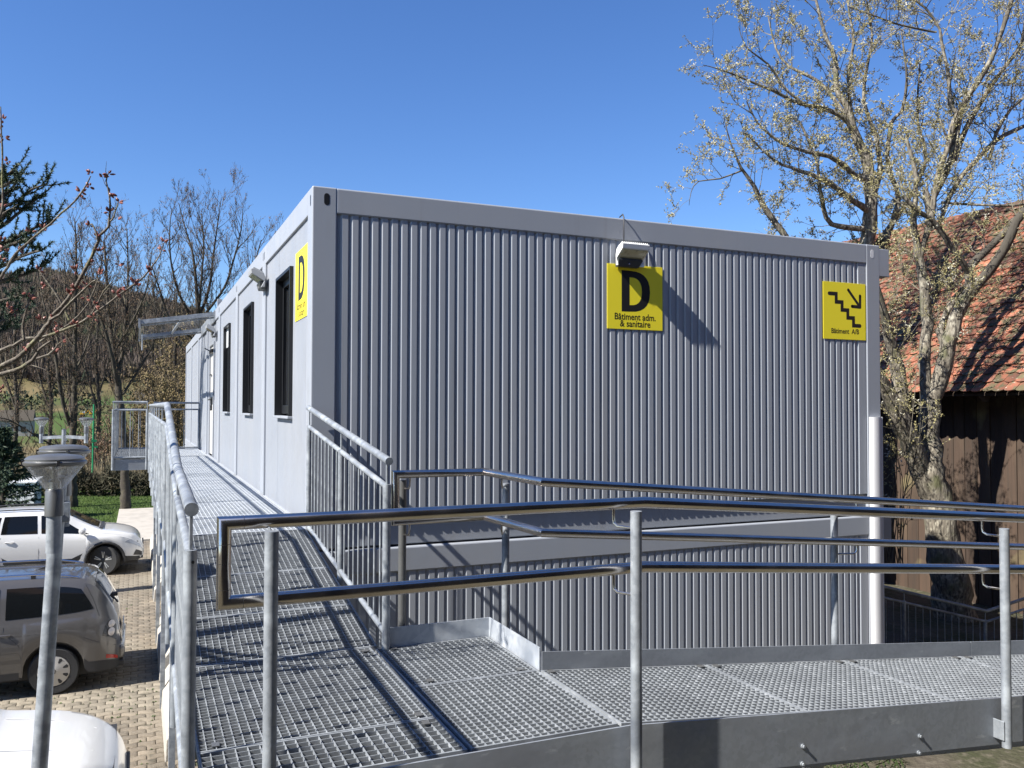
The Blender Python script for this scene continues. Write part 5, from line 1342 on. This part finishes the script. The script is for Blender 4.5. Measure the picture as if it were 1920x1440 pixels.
# leafless thicket in the middle distance
rnd = random.Random(15); th_ = MB()
for k in range(900):
    u = rnd.uniform(-30, 400); w_ = rnd.uniform(60, 118); b_ = P(u, 800, w_); z = gh(b_.x, b_.y)
    if math.sin(b_.x*.21+1)+math.cos(b_.y*.13+b_.x*.05)+rnd.uniform(-.8, .8) < -.1: continue
    hh = rnd.uniform(1.6, 5.2)
    for j in range(34):
        a = rnd.uniform(0, 6.28); q = rnd.random(); c_ = Vector((b_.x+q*1.2*math.cos(a), b_.y+q*1.2*math.sin(a), z+rnd.random()**1.3*hh*.7)); d = Vector((math.cos(a)*rnd.uniform(.1, .7), math.sin(a)*rnd.uniform(.1, .7), rnd.uniform(.3, 1.2)))*hh*.28
        s_ = d.cross(rv()).normalized()*rnd.uniform(.02, .06); n = len(th_.v); th_.v += [tuple(c_-s_), tuple(c_+s_), tuple(c_+d)]; th_.addf((n, n+1, n+2))
M['thicket'] = mat('thicket_twigs', (.085,.062,.038), .95, noise=[('n', .12, (.13,.10,.045), .45, .6), ('n', .4, (.05,.045,.025), .5, .7)])
tag(th_.build('thicket', M['thicket'], ang=0), 'brown leafless thicket between the hedge and the far meadows', 'thicket', kind='stuff')
# ground weeds under the ramp at the lower right
wb_ = MB()
for k in range(500):
    u = rnd.uniform(1480, 1700); v = rnd.uniform(1425, 1500); d = Fv + Rv*((u-960)/FPX) - Uv*((v-720)/FPX)
    t_ = (-1.5-CAM.z)/d.z; p = CAM+d*t_; z = gh(p.x, p.y); a = rnd.uniform(0, 6.28); l_ = rnd.uniform(.02, .06); n = len(wb_.v)
    wb_.v += [(p.x, p.y, z), (p.x+l_*math.cos(a)-.02, p.y+l_*math.sin(a), z+l_*.7), (p.x+l_*math.cos(a)*1.8, p.y+l_*math.sin(a)*1.8, z+l_)]; wb_.addf((n, n+1, n+2))
tag(wb_.build('weeds', M['grassb'], ang=0), 'small green weeds on the soil below the access ramp', 'weeds', kind='stuff')

# ---- green pole, white shed, distant things
gp = P(173, 900, 41); gp.z = gh(gp.x, gp.y); tp_ = P(176, 758, 41)
gpo = empty('green_pole', gp, 'slim green painted pole behind the hedge', 'pole')
MB().tube([(0, 0, 0), (tp_.x-gp.x, 0, tp_.z-gp.z)], .045, 8).build('pole', M['greenpaint'], gpo)
MB().box(-.06, .17, -.05, .05, 2.30, 2.42).build('pole_bracket', M['greenpaint'], gpo)
MB().box(-.02, .22, -.05, .05, 2.02, 2.1).build('pole_bracket', M['greenpaint'], gpo)
sa = P(-60, 945, 33); sb2 = P(64, 943, 33.6); sa.z = gh(sa.x, sa.y); sh = empty('garden_shed', sa, 'low white sheet metal shed behind the white parked car', 'shed')
dx = sb2-sa; dx.z = 0; n_ = int(dx.length/.24)
for k in range(n_):
    a = dx*(k/n_); b_ = dx*((k+1)/n_)
    MB().hexa([a+Vector((.008, 0, 0)), b_-Vector((.008, 0, 0)), b_+Vector((-.008, .03, 0)), a+Vector((.008, .03, 0)), a+Vector((.008, 0, .98)), b_+Vector((-.008, 0, .98)), b_+Vector((-.008, .03, .98)), a+Vector((.008, .03, .98))]).build('wall_sheet', M['shed'], sh, ang=0)
MB().hexa([Vector((0, .03, 0)), dx+Vector((0, .03, 0)), dx+Vector((.1, 1.6, 0)), Vector((0, 1.6, 0)), Vector((0, .03, .96)), dx+Vector((0, .03, .96)), dx+Vector((.1, 1.6, .96)), Vector((0, 1.6, .96))]).build('shed_body', M['shed'], sh, ang=0)
MB().hexa([Vector((-.05, -.05, .985)), dx+Vector((.05, -.05, .985)), dx+Vector((.15, 1.7, 1.08)), Vector((-.05, 1.7, 1.08)), Vector((-.05, -.05, 1.03)), dx+Vector((.05, -.05, 1.03)), dx+Vector((.15, 1.7, 1.12)), Vector((-.05, 1.7, 1.12))]).build('shed_roof', M['shed'], sh, ang=0, fix=True)
# far construction machines and huts
def excavator(u, v, w_, s_, label):
    b_ = P(u, v, w_); b_.z = gh(b_.x, b_.y); e = empty('construction_machine', b_, label, 'machine', 'yellow machines in the far field'); e.scale = (s_, s_, s_)
    MB().box(-1.6, 1.6, -1.1, 1.1, 0, .9).build('tracks', M['plastic'], e, bevel=.2)
    MB().box(-1.5, 1.3, -1.2, 1.2, 1.0, 2.1).build('engine_house', M['yellow_machine'], e, bevel=.15)
    MB().box(.1, 1.5, -1.15, 0, 1.8, 3.1).build('cab', M['shed'], e, bevel=.1)
    MB().bar((1.2, .4, 1.8), (3.6, .4, 4.0), .4, .5).build('boom', M['yellow_machine'], e, fix=True)
    MB().bar((3.5, .4, 4.0), (5.0, .4, 1.4), .35, .4).build('dipper_arm', M['yellow_machine'], e, fix=True)
    return e
excavator(156, 694, 235, .42, 'yellow digger with white cab far off in the field'); excavator(173, 690, 240, .40, 'yellow digger just right of the white cabbed digger in the far field')
def hut(u, v, w_, wx, h_, label, cm='shed'):
    b_ = P(u, v, w_); b_.z = gh(b_.x, b_.y)-.3; e = empty('farm_building', b_, label, 'building', 'distant farm buildings')
    MB().box(-wx/2, wx/2, -3, 3, 0, h_).build('wall', M['slab'], e)
    MB().prism([(-3.4, h_), (3.4, h_), (0, h_+2.4)], lambda p, q, t_: (t_, p, q), -wx/2-.3, wx/2+.3).build('roof', M['bark2'], e, fix=True)
    for k in range(3): MB().box(-wx/2+wx*(k+.6)/3.4, -wx/2+wx*(k+.6)/3.4+1, -3.05, -2.99, 1, 2.2).build('window', M['glass'], e)
hut(20, 762, 190, 9, 3.5, 'small white farmhouse far away at the left edge'); hut(290, 690, 300, 12, 3.6, 'long low farm building far away right of the diggers')
# ---- forest on the far hill
rnd = random.Random(3); fo = MB(); co = MB()
cnt = 0
while cnt < 13000:
    hd = R(rnd.uniform(-12, 16)); dist = rnd.uniform(380, 800); x = CAM.x+math.sin(hd)*dist; y = CAM.y+math.cos(hd)*dist; z = gh(x, y)
    if z < 14+4*math.sin(x*.05): 
        cnt += .2; continue
    cnt += 1
    evergreen = rnd.random() < (.16 if z > 70 else .05); mb = co if evergreen else fo
    h_ = rnd.uniform(6, 11)
    if evergreen:
        r_ = rnd.uniform(1.5, 2.4); n = len(mb.v); mb.v.append((x, y, z+h_)); m_ = 6
        for k in range(m_): a = 2*math.pi*k/m_; mb.v.append((x+r_*math.cos(a), y+r_*math.sin(a), z+.8))
        for k in range(m_): mb.addf((n, n+1+k, n+1+(k+1) % m_))
    else:
        for k in range(11):
            a = rnd.uniform(0, 6.28); q = rnd.random(); bx_ = x+q*1.4*math.cos(a); by_ = y+q*1.4*math.sin(a); sw = rnd.uniform(.5, 1.1); a2 = rnd.uniform(0, 3.14); n = len(mb.v)
            mb.v += [(bx_-sw*math.cos(a2), by_-sw*math.sin(a2), z+h_*rnd.uniform(.1, .4)), (bx_+sw*math.cos(a2), by_+sw*math.sin(a2), z+h_*rnd.uniform(.1, .4)), (x+q*2.6*math.cos(a), y+q*2.6*math.sin(a), z+h_*rnd.uniform(.75, 1.05))]; mb.addf((n, n+1, n+2))
o = fo.build('forest', M['forest'], ang=0); tag(o, 'brown leafless forest covering the far hillside', 'forest', kind='stuff')
o = co.build('forest', M['conifer'], ang=0); tag(o, 'dark evergreen trees scattered through the hillside forest', 'forest', kind='stuff')
# scattered field trees
for k in range(7):
    u = [20, 60, 165, 100, 310, 255, 340][k]; w_ = [260, 230, 250, 300, 270, 330, 300][k]; b_ = P(u, 700, w_); z = gh(b_.x, b_.y); mb = MB(); e = empty('field_tree', (b_.x, b_.y, z), ['dark round tree far off at the left edge', 'small dark tree in the far meadow behind the budding branches', 'dark bush clump behind the yellow diggers', 'low dark tree between the stems of the bare tree far off', 'dark field tree behind the ochre shrub', 'field tree on the far slope above the platform', 'far field tree beside the end of the building'][k], 'tree', 'trees in the far fields')
    for q in range(160):
        c_ = Vector((rnd.gauss(0, 2.4), rnd.gauss(0, 2.2), 4+rnd.gauss(0, 1.5))); d = rv(1.2); s_ = rv(.9); n = len(mb.v); mb.v += [tuple(c_), tuple(c_+d), tuple(c_+s_)]; mb.addf((n, n+1, n+2))
    mb.build('crown', M['conifer'], e, ang=0); MB().tube([(0, 0, -.3), (0, 0, 4)], [.35, .15], 6).build('trunk', M['bark2'], e)

# ------------------------------------------------------------------ cherry branch, near left
rnd = random.Random(19)
T = Tree(); clusters = []
def cl(u, v, w_, n=5, k=1.0):
    c_ = P(u, v, w_)
    for _ in range(n):
        d = (rv()+Vector((.1, -.2, .5))).normalized(); ln = rnd.uniform(.016, .028)*k; r_ = rnd.uniform(.0045, .0068)*k
        u_ = d.orthogonal().normalized(); v_ = d.cross(u_); b_ = T.bud; n0 = len(b_.v); st_ = c_+d*.006
        for q, (f_, s_) in enumerate(((0, .35), (.3, .95), (.62, 1.0), (.88, .55))):
            for j in range(6):
                a = j*math.pi/3; b_.v.append(tuple(st_+d*ln*f_+(u_*math.cos(a)+v_*math.sin(a))*r_*s_))
        b_.v.append(tuple(st_+d*ln*1.05)); e = len(b_.v)-1
        for q in range(3):
            for j in range(6): a = n0+q*6+j; c2 = n0+q*6+(j+1) % 6; b_.addf((a, c2, c2+6, a+6))
        for j in range(6): b_.addf((n0+18+j, n0+18+(j+1) % 6, e))
wc_ = 3.6
bl = [
 ([(-420, 900, .05), (-250, 800, .035), (-120, 740, .026), (0, 690, .0115), (30, 672, .011), (60, 645, .0105), (85, 615, .010), (97, 595, .009), (115, 575, .008), (140, 540, .0075), (160, 505, .007), (180, 465, .0062), (188, 440, .0055), (203, 425, .005), (206, 395, .0045), (206, 370, .004), (199, 340, .003), (203, 325, .0025)], 3.55),
 ([(-250, 800, .03), (-120, 745, .02), (0, 702, .009), (40, 690, .0085), (60, 675, .007), (75, 655, .0055), (95, 640, .0045)], 3.4),
 ([(95, 600, .006), (112, 590, .0058), (130, 570, .0055), (150, 550, .005), (165, 535, .0042), (180, 525, .003)], 3.5),
 ([(-120, 740, .015), (0, 657, .010), (25, 650, .009), (45, 635, .008), (80, 632, .006), (120, 618, .006), (140, 610, .006), (172, 592, .006), (200, 572, .0055), (225, 552, .005), (250, 535, .0045), (270, 518, .004), (285, 500, .0035), (300, 478, .003), (307, 455, .002)], 3.75),
 ([(0, 525, .006), (15, 500, .0055), (30, 475, .005), (52, 455, .0048), (75, 435, .0045), (95, 420, .0045), (115, 400, .0042), (140, 378, .0038), (152, 362, .0034), (163, 345, .003), (170, 330, .002)], 3.5),
 ([(-160, 640, .01), (-60, 580, .008), (0, 525, .006)], 3.5),
 ([(183, 452, .004), (180, 435, .0035), (172, 420, .003), (168, 424, .002)], 3.5),
 ([(207, 415, .004), (214, 405, .003), (220, 385, .0025), (222, 378, .002)], 3.52),
 ([(0, 405, .005), (5, 380, .0045), (4, 340, .004), (4, 300, .0035), (3, 250, .003), (1, 200, .002)], 3.3),
 ([(-200, 600, .01), (-60, 480, .008), (0, 405, .005)], 3.3),
 ([(-60, 500, .006), (0, 410, .004), (8, 400, .003)], 3.5),
 ([(75, 640, .005), (100, 625, .0048), (130, 608, .0042), (165, 570, .004), (185, 520, .003)], 3.9),
 ([(45, 636, .006), (42, 610, .005), (50, 580, .004), (55, 560, .003)], 3.6),
 ([(130, 600, .005), (110, 560, .004), (90, 530, .0035), (72, 505, .0025)], 3.8),
 ([(170, 592, .004), (180, 575, .0038), (195, 545, .0032), (210, 530, .002)], 3.65),
 ([(60, 675, .005), (90, 665, .0048), (105, 652, .004), (108, 640, .003), (104, 628, .002)], 3.5),
 ([(0, 730, .004), (-30, 745, .005), (-80, 770, .006)], 3.45),
]
for l, w_ in bl:
    pts = [P(u, v, w_) for u, v, r_ in l]; o, r2 = T.limb(pts, [r_*1.0 for u, v, r_ in l], 8, .35)
    for i in range(3, len(o), 2):
        if rnd.random() < .5:
            d = ((o[i]-o[i-1]).normalized()+rv(1)).normalized(); T.shoot(o[i], d, rnd.uniform(.03, .10), .0022, 0, .3, .6, (0, 0), 0, 3)
for (u, v, n) in [(203, 327, 4), (193, 333, 4), (170, 326, 4), (168, 350, 4), (152, 360, 5), (153, 372, 3), (206, 362, 5), (222, 380, 5), (205, 398, 5), (220, 413, 3), (168, 425, 3), (183, 445, 4), (82, 430, 3), (5, 225, 4), (4, 240, 3), (8, 258, 5), (15, 303, 4), (5, 388, 5), (58, 435, 3), (5, 452, 4), (6, 468, 4), (36, 470, 4),
                  (172, 494, 5), (186, 472, 4), (142, 507, 4), (222, 497, 4), (187, 514, 6), (160, 535, 4), (141, 543, 6), (153, 543, 5), (130, 552, 4), (161, 560, 3), (72, 507, 4), (80, 538, 5), (50, 552, 4), (57, 562, 4), (15, 578, 5), (28, 585, 5), (78, 600, 5), (97, 597, 3), (108, 610, 4), (105, 624, 4), (140, 609, 5), (117, 640, 4), (103, 662, 5), (47, 650, 3), (6, 731, 4),
                  (307, 456, 4), (302, 470, 3), (278, 508, 5), (252, 530, 8), (256, 537, 4), (217, 552, 5), (178, 573, 4), (226, 540, 3), (2, 487, 4), (176, 596, 3)]:
    cl(u, v, 3.55, n, .86)
tb_ = P(-420, 900, 3.6); tbz = gh(tb_.x, tb_.y)
T.limb([Vector((tb_.x-.3, tb_.y, tbz)), Vector((tb_.x-.2, tb_.y, -1)), tb_, P(-460, 500, 3.6), P(-440, 100, 3.6)], [.12, .10, .07, .05, .03], 10, .1)
T.limb([P(-470, 600, 3.6), P(-300, 640, 3.5), P(-160, 640, 3.5)], [.03, .02, .01], 8); T.limb([P(-450, 640, 3.6), P(-300, 640, 3.4), P(-200, 600, 3.3)], [.03, .02, .01], 8)
T.finish('cherry_tree', (tb_.x-.3, tb_.y, tbz), 'cherry branches with swelling red brown buds reaching in from the left', 'tree', None, 'cherry', 'cherry', 'bud', 'buds')

# ------------------------------------------------------------------ barn
BX = 11.45; EX = 10.75; EZ = 1.375; BY0, BY1 = -6.0, 11.0
barn = empty('barn', (BX, 2, gh(BX, 2)), 'old barn with mossy orange tiled roof and weathered plank wall', 'barn')
def bp_(o): o.parent = barn; o.matrix_parent_inverse = Matrix.Translation(-barn.location); return o
rnd = random.Random(61)
y = BY0; 
while y < BY1:
    wd = rnd.uniform(.19, .27); zb = gh(BX, y)-.05
    o = MB().box(BX+rnd.uniform(-.012, .012), BX+.04, y+.005, y+wd-.005, zb, 1.75).build('plank', M['plank']); o.location = (0, 0, 0); bp_(o); y += wd
bp_(MB().box(BX+.05, BX+.14, BY0, BY1, -3, 2.0).build('inner_wall', M['darkwood']))
bp_(MB().box(BX+.2, BX+6, BY0+.2, BY1-.2, -3, 1.7).build('barn_core', M['darkwood']))
for z in (.62,): bp_(MB().box(BX-.06, BX-.013, BY0, BY1, z-.05, z+.05).build('wall_rail', M['darkwood'])) if False else None
yy_ = BY0+.3
while yy_ < BY1:
    bp_(MB().bar((EX+.05, yy_, EZ-.10), (BX+2.2, yy_, EZ+.05+2.2+BX-EX-.17), .09, .12).build('rafter', M['darkwood'], fix=True)); yy_ += .9
RD = 3.65
bp_(MB().hexa([(EX, BY0, EZ-.05), (EX+RD, BY0, EZ+RD-.05), (EX+RD, BY1, EZ+RD-.05), (EX, BY1, EZ-.05), (EX, BY0, EZ-.01), (EX+RD, BY0, EZ+RD-.01), (EX+RD, BY1, EZ+RD-.01), (EX, BY1, EZ-.01)]).build('roof_boarding', M['darkwood'], fix=True))
bp_(MB().hexa([(EX+RD, BY0, EZ+RD-.05), (EX+2*RD, BY0, EZ-.05), (EX+2*RD, BY1, EZ-.05), (EX+RD, BY1, EZ+RD-.05), (EX+RD, BY0, EZ+RD-.01), (EX+2*RD, BY0, EZ-.01), (EX+2*RD, BY1, EZ-.01), (EX+RD, BY1, EZ+RD-.01)]).build('back_roof', M['tile'], fix=True))
tw, te = .185, .195
s2 = math.sqrt(.5)
def tile_v(mb, y, k, jx, jz, jr):
    """one clay tile, curved lower edge, lying on the slope"""
    u0 = k*te; l_ = te*1.55; xs = [-.5, -.25, 0, .25, .5]; base = len(mb.v)
    up_ = Vector((s2, 0, s2)); nn_ = Vector((-s2, 0, s2)); o = Vector((EX-.05, y, EZ-.0))+up_*u0
    rows = []
    for z in (0, .016):
        for q in xs:
            e = -.035*(1-4*q*q); rows.append(o+Vector((0, q*(tw-.008)+jr*e, 0))+up_*(jx+e)+nn_*(.038+z+jz+.008*(1-4*q*q)))
        for q in reversed(xs): rows.append(o+Vector((0, q*(tw-.008)+jr*.1, 0))+up_*(jx+l_)+nn_*(.006+z+jz*.4+.008*(1-4*q*q)))
    mb.v += [tuple(p) for p in rows]; n = 10
    mb.addf(tuple(base+i for i in range(n-1, -1, -1)), tuple(base+n+i for i in range(n)))
    for i in range(n):
        j = (i+1) % n; mb.addf((base+i, base+j, base+n+j, base+n+i))
tl_ = []
for k in range(int(RD/s2/te)+1):
    for i in range(int((BY1-BY0)/tw)):
        y = BY0+(i+.5)*tw+(tw/2 if k % 2 else 0); c_ = Vector((EX+k*te*s2, y, EZ+k*te*s2)); d = c_-CAM; ww2 = d.dot(Fv); u = 960+FPX*d.dot(Rv)/ww2
        vis = 1640 < u < 1935
        tl_.append((ww2+(0 if vis else 1000), k, y))
tl_.sort(); tf = MB(); tmesh = []
for q in range(4):
    mb = MB(); k_save = 0; tile_v(mb, 0, 0, rnd.uniform(-.008, .008), rnd.uniform(0, .008), rnd.uniform(-.3, .3)); tmesh.append(mb.mesh('tile', M['tile'], 40))
for q, (d_, k, y) in enumerate(tl_):
    if q < 296:
        o = inst('tile', tmesh[rnd.randrange(4)], (k*te*s2+rnd.uniform(-.006, .006), y, k*te*s2+rnd.uniform(-.004, .006)), None, rot=(rnd.uniform(-.02, .02)*0, 0, 0)); bp_(o)
    else: tile_v(tf, y, k, rnd.uniform(-.01, .01), rnd.uniform(0, .008), rnd.uniform(-.3, .3))
o = bp_(tf.build('tile_field', M['tile'], ang=40)); o['kind'] = 'stuff'
bp_(MB().tube([(EX+RD, BY0, EZ+RD+.03), (EX+RD, BY1, EZ+RD+.03)], .09, 10).build('ridge_tiles', M['tile']))
# moss cushions on the roof
ms = MB()
for k in range(30000):
    a = rnd.random()**.8*RD/s2; y = rnd.uniform(.2, 8.5)
    if math.sin(a*2.1+y*1.3)+math.sin(y*3.7-a)+rnd.uniform(-1, 1) < -.75: continue
    p = Vector((EX+a*s2, y, EZ+a*s2))+Vector((-s2, 0, s2))*.056; r_ = rnd.uniform(.010, .048); n = len(ms.v); up_ = Vector((s2, 0, s2)); nn_ = Vector((-s2, 0, s2))
    ms.v.append(tuple(p+nn_*r_*.55))
    for j in range(5):
        b_ = 2*math.pi*j/5; q = rnd.uniform(.6, 1.3); ms.v.append(tuple(p+(up_*math.cos(b_)*.8+Vector((0, 1, 0))*math.sin(b_))*r_*q))
    for j in range(5): ms.addf((n, n+1+j, n+1+(j+1) % 5))
M['moss'] = mat('roof_moss', (.10,.085,.025), .95, noise=[('n', 4, (.19,.16,.07), .45, .65), ('n', 11, (.045,.04,.02), .5, .7)])
o = bp_(ms.build('moss', M['moss'], ang=0)); o['kind'] = 'stuff'
